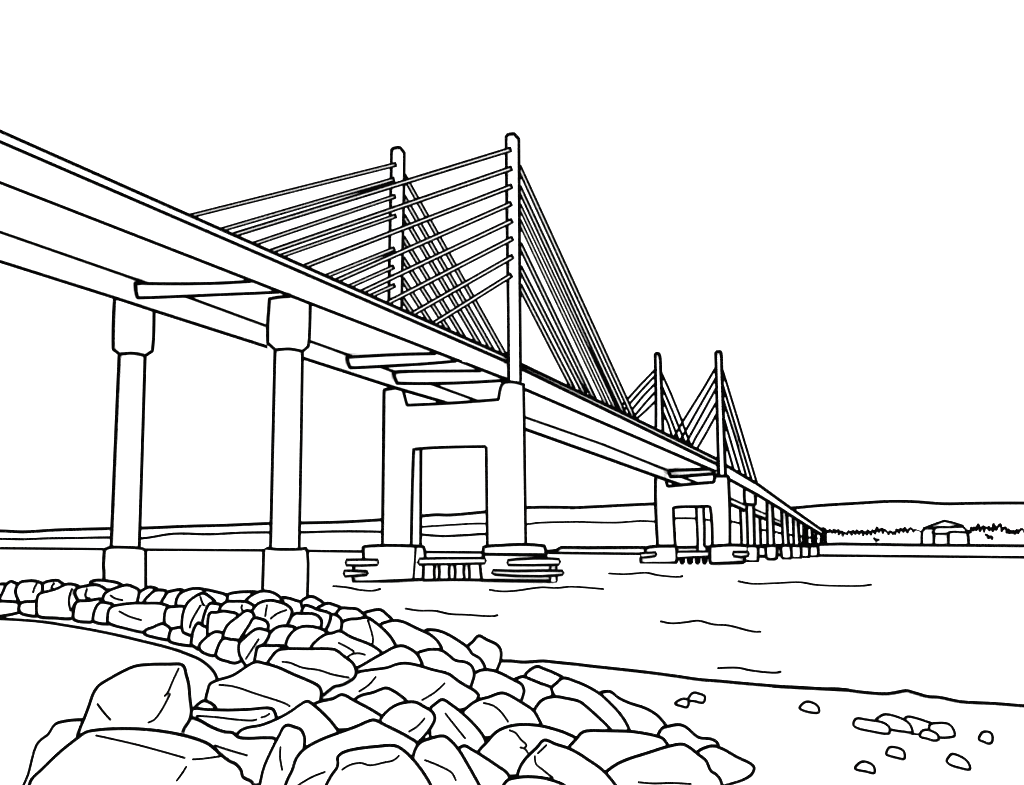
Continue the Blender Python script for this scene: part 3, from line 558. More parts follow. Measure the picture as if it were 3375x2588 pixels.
# ------------------------------------------------------------------ boulders of the rock bank
# name: (tile, traced outline, level of its hidden foot or None when the outline is closed, label)
R = {
'a1': ('A', [(-60, 205), (-20, 190), (40, 187), (60, 200)], 320, 'boulder at the very left edge, only its flat top showing'),
'a2': ('A', [(-5, 300), (20, 245), (45, 190), (75, 168), (105, 177), (140, 197)], 330, 'narrow domed boulder second from the left in the top row'),
'a3': ('A', [(140, 320), (118, 270), (112, 240), (122, 200), (150, 172), (190, 165), (240, 163), (275, 170), (305, 186)], 340, 'rounded boulder with one short crack, third from the left'),
'a4': ('A', [(275, 265), (285, 225), (310, 182), (350, 166), (415, 160), (435, 172), (470, 202)], 290, 'small boulder with a curved mark behind the big pointed left one'),
'a5': ('A', [(275, 268), (295, 252), (350, 238), (420, 216), (470, 191), (500, 186), (540, 192), (575, 209), (552, 225), (540, 250), (552, 285), (562, 305), (540, 335), (530, 380), (530, 430), (400, 432), (290, 424), (268, 408), (263, 345), (266, 300)], None, 'large boulder with a sloping top at the far left of the bank'),
'a6': ('A', [(-40, 312), (0, 310), (60, 312), (135, 325), (134, 390), (100, 402), (60, 410), (-40, 413)], None, 'square boulder in the lower row at the left edge'),
'a7': ('A', [(138, 345), (145, 328), (175, 315), (245, 311), (280, 298), (285, 412), (180, 408), (150, 395), (135, 370)], None, 'small block between the left edge boulder and the sloping one'),
'a8': ('A', [(566, 302), (550, 280), (540, 250), (552, 220), (590, 206), (690, 192), (730, 203), (775, 235), (800, 270), (740, 297), (670, 305), (610, 310)], None, 'boulder with a hooked crack on top of two left blocks'),
'a9': ('A', [(655, 188), (653, 172), (690, 159), (760, 162), (850, 178), (885, 200)], 225, 'thin flat boulder at the foot of the left pier column'),
'a10': ('A', [(740, 305), (752, 262), (775, 240), (880, 200), (920, 193), (960, 206), (1003, 232)], 345, 'boulder with a curved crack right of the hooked one'),
'a31': ('A', [(960, 320), (970, 280), (1000, 250), (1070, 210), (1100, 210), (1138, 227)], 345, 'small boulder just right of the left pier footing'),
'a30': ('A', [(1035, 320), (1075, 268), (1118, 234), (1150, 229), (1205, 242)], 345, 'small tilted boulder, second right of the left pier footing'),
'a29': ('A', [(1165, 318), (1185, 282), (1210, 246), (1240, 236), (1318, 230)], 350, 'small flat-topped boulder, third right of the left pier footing'),
'a28': ('A', [(1270, 340), (1275, 295), (1300, 255), (1350, 230), (1410, 218), (1480, 226), (1560, 243), (1640, 272)], 370, 'wide low boulder behind the tall cracked one'),
'a11': ('A', [(548, 322), (562, 311), (640, 307), (735, 297), (760, 360), (672, 456), (622, 461), (555, 453), (530, 435), (531, 380)], None, 'low block under the boulder with the hooked crack'),
'a12': ('A', [(672, 452), (676, 400), (700, 342), (725, 320), (770, 322), (818, 340), (800, 470), (765, 475), (715, 470), (680, 458)], None, 'narrow upright block left of the long flat boulder'),
'a13': ('A', [(778, 460), (777, 420), (787, 370), (812, 348), (870, 336), (960, 325), (1060, 325), (1150, 326), (1190, 336), (1222, 352), (1225, 480), (1150, 530), (1040, 535), (900, 505), (810, 480)], None, 'long flat boulder with one slanting crack above the sand'),
'a15': ('A', [(1228, 513), (1205, 490), (1187, 462), (1186, 425), (1195, 378), (1212, 355), (1250, 350), (1335, 353), (1360, 450), (1320, 520)], None, 'square boulder at the right end of the long flat one'),
'a14': ('A', [(1042, 540), (1052, 518), (1100, 500), (1140, 481), (1175, 472), (1205, 487), (1232, 512), (1240, 585), (1215, 590), (1160, 582), (1100, 568), (1058, 555)], None, 'wedge-shaped boulder touching the sand below the square one'),
'a16': ('A', [(1228, 530), (1238, 512), (1260, 505), (1320, 500), (1400, 560), (1395, 630), (1370, 632), (1310, 625), (1245, 610), (1222, 595), (1220, 560)], None, 'low block touching the sand under the tall cracked boulder'),
'a17': ('A', [(1395, 565), (1350, 548), (1322, 533), (1314, 500), (1316, 430), (1330, 370), (1360, 315), (1410, 275), (1465, 252), (1510, 275), (1558, 325), (1560, 480), (1460, 580)], None, 'tall boulder with two long cracks left of centre'),
'a20': ('A', [(1460, 480), (1468, 430), (1490, 365), (1515, 327), (1560, 328), (1600, 340)], 520, 'slim boulder at the right shoulder of the tall cracked one'),
'a18': ('A', [(1382, 622), (1385, 575), (1400, 510), (1430, 466), (1448, 475), (1475, 493), (1510, 500), (1500, 600), (1440, 658), (1405, 640)], None, 'pointed slab leaning below the tall cracked boulder'),
'a19': ('A', [(1437, 645), (1448, 612), (1520, 548), (1555, 531), (1610, 543), (1640, 620), (1555, 702), (1485, 690), (1452, 670)], None, 'triangular boulder low on the bank beside the sand'),
'a21': ('A', [(1497, 560), (1500, 470), (1508, 410), (1522, 392), (1560, 391), (1610, 382), (1660, 388), (1715, 407)], 610, 'square-shouldered boulder under the slim one'),
'a25': ('A', [(1580, 385), (1600, 340), (1635, 314), (1690, 311), (1770, 313), (1805, 325), (1838, 352)], 440, 'flat-topped boulder with a hooked mark near the bank centre'),
'a23': ('A', [(1608, 575), (1622, 520), (1650, 475), (1720, 420), (1778, 378), (1815, 386), (1835, 412), (1830, 440)], 630, 'long slanting boulder with a rounded top end'),
'a24': ('A', [(1725, 605), (1762, 540), (1800, 482), (1832, 432), (1880, 437), (1925, 458), (1938, 485), (1930, 530)], 640, 'rounded slab leaning right of the long slanting boulder'),
'a22': ('A', [(1558, 700), (1568, 655), (1590, 605), (1615, 578), (1660, 585), (1740, 603), (1760, 720), (1735, 745), (1695, 758), (1640, 745), (1580, 725)], None, 'square block at the sandy foot of the bank'),
'a26': ('A', [(1785, 782), (1745, 730), (1727, 690), (1728, 615), (1770, 572), (1835, 518), (1870, 508), (1915, 517), (1947, 532), (1910, 615), (1870, 640), (1850, 740)], None, 'boulder with one long steep crack above the big cracked slab'),
'a32': ('A', [(1630, 310), (1638, 268), (1680, 251), (1790, 242), (1860, 250)], 340, 'thin boulder left of the right pier footing'),
'a33': ('A', [(1775, 308), (1810, 272), (1865, 244), (1910, 237), (1970, 248), (2020, 280), (2045, 318)], 350, 'domed boulder right at the foot of the right pier footing'),
'a34': ('A', [(1822, 382), (1850, 338), (1890, 315), (1945, 304), (2010, 314), (2075, 340), (2108, 375), (2105, 410), (2075, 482)], 530, 'big round boulder with two cracks below the right pier'),
'b1': ('B', [(55, 287), (100, 286), (160, 303), (230, 330)], 405, 'low boulder just right of the right pier footing'),
'b2': ('B', [(203, 312), (240, 285), (278, 276), (325, 296), (368, 330)], 370, 'small pointed boulder on the skyline by the right pier'),
'b3': ('B', [(322, 358), (360, 338), (392, 325), (440, 337), (490, 360)], 420, 'small boulder second along the crest from the right pier'),
'b4': ('B', [(204, 395), (215, 360), (232, 340), (270, 348), (320, 370), (412, 400), (414, 435), (400, 480), (378, 525)], 560, 'slanting slab below the small crest boulders'),
'b5': ('B', [(100, 490), (120, 440), (140, 412), (165, 398), (215, 400), (275, 399), (320, 414), (348, 445), (350, 480), (342, 505)], 540, 'square rounded boulder in front of the slanting slab'),
'b6': ('B', [(375, 480), (400, 418), (440, 404), (470, 418), (495, 450), (488, 530)], 560, 'narrow upright stone right of the slanting slab'),
'b7': ('B', [(455, 402), (472, 375), (492, 360), (540, 361), (608, 368), (640, 392), (670, 418)], 470, 'flat-topped boulder third along the crest from the right pier'),
'b8': ('B', [(655, 398), (705, 380), (765, 370), (795, 382), (825, 410), (857, 442)], 480, 'rounded crest boulder with a sloping right side'),
'b9': ('B', [(495, 468), (545, 442), (610, 437), (680, 428), (730, 458), (800, 515), (850, 570), (875, 610), (890, 640)], 720, 'broad boulder with a steep crack on the bank shoulder'),
'b13': ('B', [(775, 482), (820, 460), (880, 450), (940, 460), (1030, 503), (1130, 550), (1180, 590), (1205, 625), (1218, 655)], 730, 'long boulder sloping down to the water behind the shoulder'),
'b14': ('B', [(1095, 525), (1160, 518), (1215, 530), (1280, 560), (1400, 640), (1420, 665), (1440, 692), (1490, 722), (1515, 755), (1532, 800)], 840, 'long jagged boulder lowest on the water side'),
'b15': ('B', [(1405, 645), (1410, 630), (1440, 605), (1485, 560), (1540, 587), (1620, 627), (1645, 670), (1642, 740), (1628, 780), (1612, 820)], 850, 'upright angular boulder standing against the water at the right'),
'a27': ('B', [(-67, 625), (-45, 575), (0, 517), (45, 493), (110, 489), (165, 507)], 670, 'rounded boulder above the thin slab edge at the centre'),
'b12': ('B', [(90, 642), (105, 580), (150, 522), (205, 495), (270, 492), (340, 507), (385, 530), (400, 548)], 680, 'smooth dome-shaped boulder at the centre of the bank'),
'b10': ('B', [(272, 648), (320, 590), (380, 550), (430, 540), (478, 525), (560, 568), (700, 623), (750, 653), (790, 693)], 815, 'pointed boulder with a short straight crack above the long slab'),
'b16': ('B', [(600, 798), (640, 775), (720, 727), (800, 683), (870, 645), (930, 632), (985, 652), (1040, 692), (1065, 735), (1078, 770)], 840, 'ridge-topped boulder right of the long cracked slab'),
'b17': ('B', [(1038, 692), (1090, 667), (1160, 657), (1220, 668), (1270, 702), (1315, 737), (1400, 754), (1438, 785), (1452, 840), (1440, 890), (1420, 950)], 1000, 'lumpy boulder with a stepped right side near the water'),
'b19b': ('A', [(1838, 745), (1845, 700), (1857, 650), (1875, 634), (1950, 632), (2075, 643)], 790, 'thin block peeping out left of the long cracked slab'),
'b19': ('B', [(-40, 765), (-5, 705), (30, 668), (80, 656), (250, 655), (430, 657), (465, 670), (510, 706), (570, 752), (592, 785), (600, 830), (580, 868), (500, 913), (445, 925), (400, 957), (350, 990), (150, 860), (0, 785)], None, 'long flat-topped slab with a wavy crack at the centre'),
'b38': ('B', [(1415, 870), (1455, 832), (1490, 812), (1540, 805), (1610, 817), (1740, 880), (1795, 912), (1812, 955), (1805, 990), (1790, 1035)], 1070, 'smooth boulder above the arched one at the right'),
'b39': ('B', [(1820, 845), (1870, 797), (1910, 782), (1960, 800), (2050, 838), (2100, 870)], 935, 'low boulder on the beach edge below the shoreline'),
'b40': ('B', [(1740, 882), (1775, 862), (1805, 854), (1850, 870), (1930, 903), (2015, 942)], 1095, 'sloping slab in front of the low beach edge boulder'),
'c1': ('B', [(2040, 1000), (2020, 970), (2012, 935), (2045, 903), (2092, 865), (2192, 893), (2282, 933), (2362, 982), (2432, 1045), (2502, 1120), (2552, 1195), (2575, 1255)], 1290, 'large smooth boulder curving down to the sand at right'),
'b18': ('B', [(325, 1050), (370, 975), (500, 890), (600, 828), (700, 808), (820, 792), (900, 765), (960, 759), (1050, 775), (1150, 805), (1270, 837), (1335, 885), (1400, 925), (1455, 957), (1484, 990), (1474, 1020)], 1090, 'wide boulder with two parallel cracks across the centre'),
'b20': ('B', [(-487, 1028), (-472, 955), (-455, 908), (-402, 882), (-292, 847), (-192, 782), (-145, 755), (-112, 748), (-72, 757), (28, 785), (150, 840), (290, 900), (335, 930), (348, 965), (342, 1030)], 1180, 'big wedge boulder with one long crack at the end of the sand path'),
'b21': ('A', [(1400, 1090), (1465, 1030), (1510, 1040), (1540, 1060), (1560, 1085)], 1120, 'tiny stone wedged on top of the thin flat slab'),
'b22': ('A', [(1385, 1093), (1500, 1094), (1650, 1097), (1800, 1092), (1960, 1085), (1985, 1112), (1998, 1175)], 1300, 'thin flat slab right of the flat-topped big boulder'),
'b28': ('B', [(295, 1058), (340, 1035), (430, 1015), (498, 985), (590, 1030), (740, 1112), (788, 1150), (775, 1180)], 1230, 'sloping boulder below the wide one, left of the round one'),
'b30': ('B', [(590, 1022), (640, 990), (720, 970), (775, 948), (815, 937), (860, 953), (930, 1000), (968, 1040)], 1185, 'small hump-backed boulder behind the round one'),
'b24': ('B', [(-262, 1280), (-235, 1245), (-190, 1225), (-90, 1207), (30, 1160), (130, 1105), (200, 1055), (248, 1033), (300, 1065), (380, 1138), (440, 1205), (480, 1270)], 1420, 'pointed boulder peaking left of the sloping one'),
'b23': ('A', [(1290, 1290), (1330, 1190), (1378, 1154), (1440, 1170), (1520, 1215), (1620, 1254), (1680, 1260), (1722, 1293), (1800, 1301), (1920, 1297), (1990, 1308)], 1620, 'low ledge between the front dome and the thin upright stone'),
'BR0': ('A', [(560, 1295), (575, 1235), (610, 1150), (642, 1065), (672, 980), (712, 920), (790, 870), (900, 810), (980, 778), (1080, 767), (1220, 765), (1305, 766), (1330, 785), (1345, 840), (1363, 910), (1373, 1020), (1382, 1110), (1368, 1170), (1330, 1230), (1312, 1285)], 1340, 'big flat-topped boulder on the sand at the lower left'),
'BR2': ('A', [(160, 1700), (205, 1560), (262, 1355), (300, 1308), (350, 1270), (395, 1202), (430, 1185), (545, 1168), (605, 1172), (580, 1230), (562, 1292), (420, 1500), (300, 1690)], None, 'dark-edged leaning boulder at the far lower left behind the front dome'),
'BR1': ('A', [(165, 1790), (206, 1650), (228, 1595), (300, 1525), (430, 1400), (560, 1297), (620, 1256), (720, 1238), (850, 1231), (1000, 1233), (1150, 1247), (1310, 1276), (1430, 1310), (1510, 1345), (1600, 1422), (1660, 1467), (1700, 1485), (1740, 1530), (1755, 1580), (1820, 1618), (1837, 1680)], 1850, 'huge domed boulder with long cracks at the bottom left'),
'b25': ('B', [(-102, 1690), (-90, 1610), (-65, 1510), (-15, 1395), (50, 1268), (78, 1218), (105, 1205), (150, 1217), (200, 1238), (225, 1285), (228, 1330), (220, 1390)], 1690, 'thin upright stone between the front dome and the broad front boulder'),
'b26': ('B', [(82, 1690), (95, 1620), (138, 1530), (165, 1450), (220, 1382), (330, 1317), (480, 1258), (600, 1215), (700, 1172), (735, 1169), (800, 1200), (980, 1293), (1045, 1345)], 1760, 'broad front boulder with a peaked top at the bottom centre'),
'b27': ('B', [(345, 1720), (385, 1635), (420, 1570), (462, 1510), (468, 1470), (465, 1440), (500, 1405), (600, 1377), (740, 1360), (875, 1353), (930, 1378), (1010, 1452), (1080, 1540), (1140, 1640), (1170, 1720)], 1840, 'square-topped boulder with a wavy crack at the bottom edge'),
'b31': ('B', [(770, 1185), (795, 1135), (870, 1070), (950, 1042), (1030, 1040), (1090, 1072), (1150, 1110), (1168, 1155), (1140, 1220), (1090, 1285), (1035, 1345)], 1430, 'rounded boulder with a short slanting crack above the broad front one'),
'b32': ('B', [(1130, 1095), (1180, 1045), (1222, 1020), (1290, 1060), (1370, 1122), (1460, 1210), (1515, 1280), (1540, 1345)], 1520, 'steep boulder with a straight diagonal crack right of the round one'),
'b33': ('B', [(1365, 1120), (1420, 1062), (1480, 1025), (1560, 1002), (1640, 974), (1680, 978), (1800, 1045), (1880, 1100), (1920, 1165), (1940, 1215)], 1280, 'arched boulder with a curved crack in the right half'),
'c2': ('B', [(1885, 1110), (1905, 1065), (1950, 1020), (2030, 1000), (2122, 1013), (2212, 1035), (2272, 1080), (2372, 1170), (2412, 1210), (2445, 1250)], 1290, 'plain rounded boulder right of the arched one'),
'c3': ('C', [(385, 978), (430, 963), (465, 964), (520, 1007), (600, 1045), (720, 1085), (800, 1133), (840, 1175), (865, 1212)], 1335, 'long boulder sloping to the sand at the right of the bank'),
'b29': ('B', [(1008, 1460), (1025, 1385), (1060, 1333), (1130, 1303), (1230, 1284), (1275, 1310), (1340, 1382), (1400, 1480), (1490, 1640), (1530, 1710)], 1790, 'boulder with a bent crack right of the square-topped front one'),
'b34': ('B', [(1335, 1385), (1380, 1354), (1440, 1385), (1500, 1420), (1620, 1500), (1690, 1552), (1715, 1610)], 1780, 'slab sloping right at the bottom behind the bent-crack boulder'),
'b35': ('B', [(1480, 1405), (1540, 1332), (1600, 1265), (1645, 1235), (1720, 1210), (1800, 1201), (1930, 1210), (2050, 1240), (2130, 1270), (2195, 1310)], 1560, 'boulder with a jagged crack behind the peaked front right one'),
'c4': ('C', [(155, 1385), (215, 1308), (255, 1262), (290, 1248), (400, 1246), (480, 1247), (620, 1252), (760, 1275), (840, 1300), (865, 1328), (890, 1375)], 1600, 'flat-topped boulder at the lower right of the bank'),
'c5': ('C', [(805, 1285), (840, 1227), (875, 1216), (960, 1202), (1010, 1220), (1085, 1285), (1120, 1300), (1190, 1306), (1232, 1328), (1245, 1360)], 1440, 'small lumpy boulder behind the right-hand tip'),
'c7': ('C', [(1090, 1405), (1160, 1364), (1210, 1356), (1280, 1380), (1380, 1437), (1475, 1483), (1502, 1512), (1485, 1558), (1430, 1595), (1340, 1625), (1270, 1648)], 1680, 'rounded boulder tip farthest right on the sand'),
'c6': ('C', [(420, 1565), (490, 1500), (580, 1455), (720, 1410), (880, 1360), (985, 1343), (1035, 1366), (1100, 1417), (1155, 1462), (1190, 1535), (1230, 1563), (1262, 1608), (1272, 1680)], 1760, 'wide peaked boulder at the bottom right corner of the bank'),
'b36': ('B', [(1760, 1595), (1785, 1505), (1830, 1440), (1900, 1372), (1958, 1313), (2040, 1342), (2140, 1375), (2210, 1412), (2270, 1452), (2380, 1530), (2475, 1640), (2530, 1720)], 1800, 'large boulder with a bent crack, peaked left of the bottom right corner'),
'b37': ('B', [(1620, 1720), (1665, 1635), (1700, 1600), (1780, 1582), (1850, 1578), (1950, 1587), (2040, 1612), (2110, 1645), (2170, 1720)], 1860, 'low dome cut by the bottom edge right of centre'),
}
OVER = '''a2:a1;a3:a2;a5:a4,a7,a3;a8:a4,a9,a5;a10:a9,a8;a30:a31;a29:a30;a28:a29;a7:a6,a3;a6:a1,a2;a11:a8,a5;a12:a11,a10;a13:a12,a10,a31,a30,a29,a28;
a15:a13,a28;a14:a13,a15;a16:a14,a15;a17:a15,a16,a28;a20:a17;a18:a17,a16,a20;a21:a20,a18;a19:a18,a21;a25:a20,a28,a32;a33:a32,b1;a34:a25,a33,b1,b4,b5;a23:a21,a25,a34;
a24:a23,a34;a22:a19,a23;a26:a24,a23,a22,a27;a27:a24,a34,b5;b2:b1;b3:b2;b4:b3,b2,b1;b5:b4;b6:b7,b9,b3;b4:b6;b7:b8,b3;b9:b7,b8,b13;b13:b8;b13:b14;b14:b15;
b12:a27,b5,b4;b10:b12,b9,b6,b4;b16:b9,b13,b10,b17;b17:b13,b14,b38;b38:b14,b15,b40;b40:b39;b19b:a27,b12;b19:b19b,b10,b12,b16,b18,a26;b18:b16,b17,b38;b20:b19,a26,a22,b19b;
c1:b39,b40,c3;c2:c1,c3;b33:c2,b38,b18,b32x;b28:b18,b20,b30;b30:b18;b24:b28,b20,b22;b21:b20;b22:b21,b20;b23:b22,b24;BR0:b22,b23,b20,BR2;BR1:BR0,BR2,b23;b25:b23,b24;b26:b25,b28,b24,b31;
b31:b28,b30,b32,b18;b32:b33,b18;b35:b33,b32,c2;b29:b31,b32,b26,b34;b34:b35,b32;b27:b26,b29;c4:c1,c2,b35,c5;c5:c3;c7:c5;c6:c4,c7,c5;b36:c6,c4,b35,b34;b37:b34,b36,b29'''
rear = {k: [] for k in R}
for item in OVER.replace('\n', '').split(';'):
    a, bs = item.split(':')
    for b_ in bs.split(','):
        if b_ in R: rear[a].append(b_)
KEY = {}
def key(k, seen=()):
    if k in KEY: return KEY[k]
    if k in seen: raise RuntimeError('cycle '+'>'.join(seen+(k,)))
    t, pts, foot, lab = R[k]
    base = foot if foot else max(p[1] for p in pts)
    v = max(base, 282)
    for b_ in rear[k]: v = max(v, key(b_, seen+(k,))+9)
    KEY[k] = v; return v
def stone_mesh(tile, pts, foot, kv, lw, flat=.14, gap=11.0):
    o = list(pts)
    if foot:
        (xa, ya), (xb, yb) = o[0], o[-1]; wd = xb-xa
        o += [(xb-wd*.02, max(yb+12, foot*.5+yb*.5)), (xb-wd*.10, foot), (xa+wd*.5, foot+3), (xa+wd*.10, foot), (xa+wd*.02, max(ya+12, foot*.5+ya*.5))]
    P = smooth(pxs(tile, o), 4, True)
    mid = sum(p[0] for p in P)/len(P)
    d = on_level((mid, px(tile, (0, kv))[1]), GZ).y; d = on_level((mid, px(tile, (0, kv))[1]), GZ+d*.0036*lw/9.6).y
    pl = facing(d); rim = [pl.hit(p) for p in P]
    # area centroid
    A = cx = cz = 0
    for i in range(len(rim)):
        p, q = rim[i-1], rim[i]; cr = p.x*q.z-q.x*p.z; A += cr; cx += (p.x+q.x)*cr; cz += (p.z+q.z)*cr
    c = Vector((cx/(3*A), d, cz/(3*A)))
    size = math.sqrt(abs(A)/2)
    t = min(flat*size, .5*d*d/9674*gap); tb = .62*size
    look = Vector((c.x, c.y, 0)).normalized()
    rings = []
    for s, k in ((.3, -1.0), (.6, -.92), (.82, -.66), (.94, -.34), (1, 0)): rings.append([c+(q-c)*s+look*(t*k) for q in rim])
    for s, k in ((.95, .35), (.84, .65), (.62, .88), (.3, 1.0)): rings.append([c+(q-c)*s+look*(tb*k) for q in rim])
    m = MB(); m.loft(rings); m.ink(rim, lw, True)
    return m
stones = {}
for k in R:
    t, pts, foot, lab = R[k]
    stones[k] = (stone_mesh(t, pts, foot, key(k), 9.6), lab)
CR = [('A', p) for p in (
 [(238, 248), (248, 212), (262, 188)], [(370, 218), (375, 200), (390, 183)], [(520, 220), (502, 270), (497, 320), (510, 380)], [(628, 222), (616, 262), (622, 284), (648, 290)],
 [(797, 268), (830, 290), (885, 303)], [(860, 383), (930, 420), (1020, 447)], [(1447, 280), (1460, 320), (1475, 342)], [(1447, 340), (1405, 410), (1380, 460), (1370, 503)],
 [(1748, 338), (1743, 358), (1750, 378)], [(1928, 338), (1920, 380), (1915, 420)], [(2070, 373), (2000, 400), (1953, 437)], [(1868, 583), (1830, 640), (1775, 727)],
 [(1290, 795), (1250, 880), (1210, 970), (1188, 995)], [(1228, 980), (1170, 1090), (1115, 1165), (1070, 1187)], [(703, 1052), (750, 1115), (798, 1168)],
 [(692, 1280), (1000, 1350), (1335, 1443)], [(1390, 1453), (1450, 1450), (1585, 1432)], [(1345, 1505), (1310, 1560), (1275, 1607)], [(1550, 1352), (1650, 1385), (1785, 1425)],
 [(2025, 1362), (2022, 1440), (2038, 1530)], [(1582, 915), (1680, 925), (1850, 980), (2060, 1050), (2093, 1070)], [(1420, 1138), (1560, 1148), (1700, 1165), (1820, 1172), (1853, 1165)], [(1885, 1150), (1915, 1142), (1947, 1123)])]
CR += [('B', p) for p in (
 [(470, 610), (530, 640), (583, 672)], [(540, 710), (570, 693), (620, 687), (665, 698)], [(685, 450), (710, 530), (721, 580), (720, 612)], [(65, 748), (120, 755), (210, 790), (330, 808), (430, 840), (547, 862)],
 [(742, 855), (690, 915), (620, 962)], [(1240, 902), (1165, 970), (1075, 1025)], [(1095, 1155), (1040, 1215), (980, 1252)], [(1243, 1120), (1310, 1205), (1388, 1302)], [(1518, 1045), (1590, 1065), (1650, 1115), (1698, 1182)],
 [(1707, 1243), (1750, 1260), (1785, 1305), (1830, 1352), (1818, 1367)], [(1783, 1367), (1815, 1375), (1838, 1403)], [(1975, 1348), (1942, 1380), (1910, 1410)], [(1890, 1428), (1898, 1485), (1950, 1530), (2025, 1590)],
 [(910, 1425), (870, 1458), (800, 1475), (700, 1495), (630, 1478), (550, 1495), (498, 1528)], [(375, 1543), (280, 1580), (180, 1640)], [(1095, 1458), (1200, 1500), (1290, 1550), (1320, 1605)])]
CR += [('C', [(665, 1618), (770, 1627), (920, 1624), (1047, 1632)])]
# every crack lies on the stone the eye meets there
av, af, ow = [], [], []
for k, (m, lab) in stones.items():
    for f in m.f:
        af.append(tuple(i+len(av) for i in f)); ow.append(k)
    av += m.v
tree = BVHTree.FromPolygons(av, af)
cuts = []
for t, p in CR:
    run, own = [], None
    for s in smooth(pxs(t, p), 6):
        d = ray(s).normalized(); h, nrm, i, ds = tree.ray_cast(EYE, d)
        if h is None: continue
        run.append((ow[i], h))
    if run:
        ks = [k for k, h in run]; own = max(set(ks), key=ks.count); run = [h for k, h in run if k == own]
    if own and len(run) > 1: cuts.append((own, run))
for own, run in cuts: stones[own][0].ink(run, 6.0)
for k, (m, lab) in stones.items():
    tag(m.build('boulder', 'stone'), lab, 'boulder', 'boulders of the rock bank')

# loose stones on the beach
BS = [('C', [(930, 1052), (962, 1025), (995, 1015), (1025, 1024), (1028, 1058), (1016, 1076), (975, 1068)], 'small triangular stone leaning against its neighbour near the shoreline'),
      ('C', [(1026, 1026), (1042, 988), (1068, 971), (1108, 979), (1146, 997), (1140, 1038), (1122, 1044), (1070, 1032)], 'small block-shaped stone touching the triangular one near the shoreline'),
      ('D', [(460, 1230), (488, 1198), (515, 1192), (555, 1207), (573, 1228), (574, 1254), (540, 1257), (480, 1243)], 'half-round stone alone near the shoreline, right of the pair'),
      ('D', [(1075, 1292), (1095, 1280), (1140, 1288), (1200, 1307), (1235, 1322), (1230, 1350), (1165, 1384), (1115, 1375)], 'stone at the back of the beach cluster, second from its right'),
      ('D', [(905, 1305), (938, 1274), (968, 1266), (1060, 1292), (1100, 1318), (1117, 1348), (1120, 1372), (1080, 1368), (985, 1352)], 'largest domed stone of the beach cluster'),
      ('D', [(776, 1330), (782, 1300), (800, 1290), (850, 1297), (950, 1315), (980, 1335), (989, 1355), (984, 1376), (960, 1379), (880, 1365), (800, 1347)], 'long flat stone at the left end of the beach cluster'),
      ('D', [(1217, 1352), (1224, 1325), (1270, 1317), (1330, 1322), (1357, 1348), (1368, 1390), (1345, 1399), (1280, 1401), (1240, 1385)], 'rounded square stone at the right end of the beach cluster'),
      ('D', [(1164, 1395), (1172, 1368), (1195, 1357), (1230, 1362), (1268, 1385), (1274, 1412), (1250, 1420), (1205, 1408)], 'small half-round stone at the front of the beach cluster'),
      ('D', [(1508, 1412), (1525, 1375), (1545, 1367), (1578, 1374), (1588, 1392), (1585, 1428), (1568, 1437), (1535, 1426)], 'small square stone farthest right on the beach'),
      ('D', [(967, 1500), (975, 1472), (990, 1458), (1048, 1466), (1072, 1486), (1073, 1526), (1030, 1520), (985, 1508)], 'blocky stone just below the beach cluster'),
      ('D', [(784, 1583), (805, 1555), (830, 1542), (875, 1553), (896, 1573), (899, 1608), (850, 1600)], 'half-round stone lowest of the left-hand loose beach stones'),
      ('D', [(1320, 1540), (1336, 1510), (1355, 1497), (1428, 1528), (1452, 1558), (1457, 1587), (1390, 1577), (1340, 1560)], 'oval slanting stone below the square one at the lower right')]
for i, (t, p, lab) in enumerate(BS):
    kv = max(q[1] for q in p)
    if i == 3: kv -= 14
    if i in (5, 6): kv += 4
    if i == 7: kv += 8
    m = stone_mesh(t, p, None, kv, 7.6, .14, 6.0)
    tag(m.build('stone', 'stone'), lab, 'stone', 'loose stones on the beach')
# ------------------------------------------------------------------ far bank: house, bushes, shrubs
DB = 214.0
house = empty('house', (facing(DB).hit(px('G', (610, 610))).x, DB, facing(DB).hit(px('G', (610, 615))).z))
tag(house, 'small white house with a low pitched roof among bushes on the far bank', 'house')
hw = facing(DB)
block(hw, 'G', [(140, 395), (200, 310), (960, 285), (1065, 380), (1082, 500), (1086, 640), (140, 640)], 6, [([(140, 625), (138, 500), (143, 385), (190, 318)], 7.6), ([(965, 285), (1068, 378)], 8), ([(1062, 385), (1078, 490), (1084, 625)], 8)]).build('wall', 'plaster', house)
block(facing(DB-.35), 'G', [(185, 312), (400, 230), (600, 160), (780, 205), (965, 262), (972, 285), (700, 292), (440, 298), (400, 312), (260, 316)], 6.6,
      [([(178, 315), (400, 230), (600, 160), (780, 203), (960, 258), (968, 278)], 7.2), ([(180, 314), (300, 312), (420, 304), (450, 294), (700, 288), (968, 280)], 6.8)]).build('roof', 'plaster', house)
po = block(facing(DB-.5), 'G', [(398, 325), (960, 300), (1060, 385), (1058, 400), (780, 388), (690, 398), (650, 420), (360, 420)], .8, [([(398, 328), (362, 412), (380, 420), (520, 424), (655, 420), (690, 396), (780, 384), (900, 388), (1062, 395)], 6.8)])
po = po.build('porch_roof', 'plaster', house)
for x, y in ((388, 425), (678, 412)):
    block(facing(DB-.42), 'G', [(x-14, y), (x+14, y), (x+10, 635), (x-14, 635)], .25, [([(x, y), (x-2, 625)], 8)]).build('porch_post', 'timber', house)

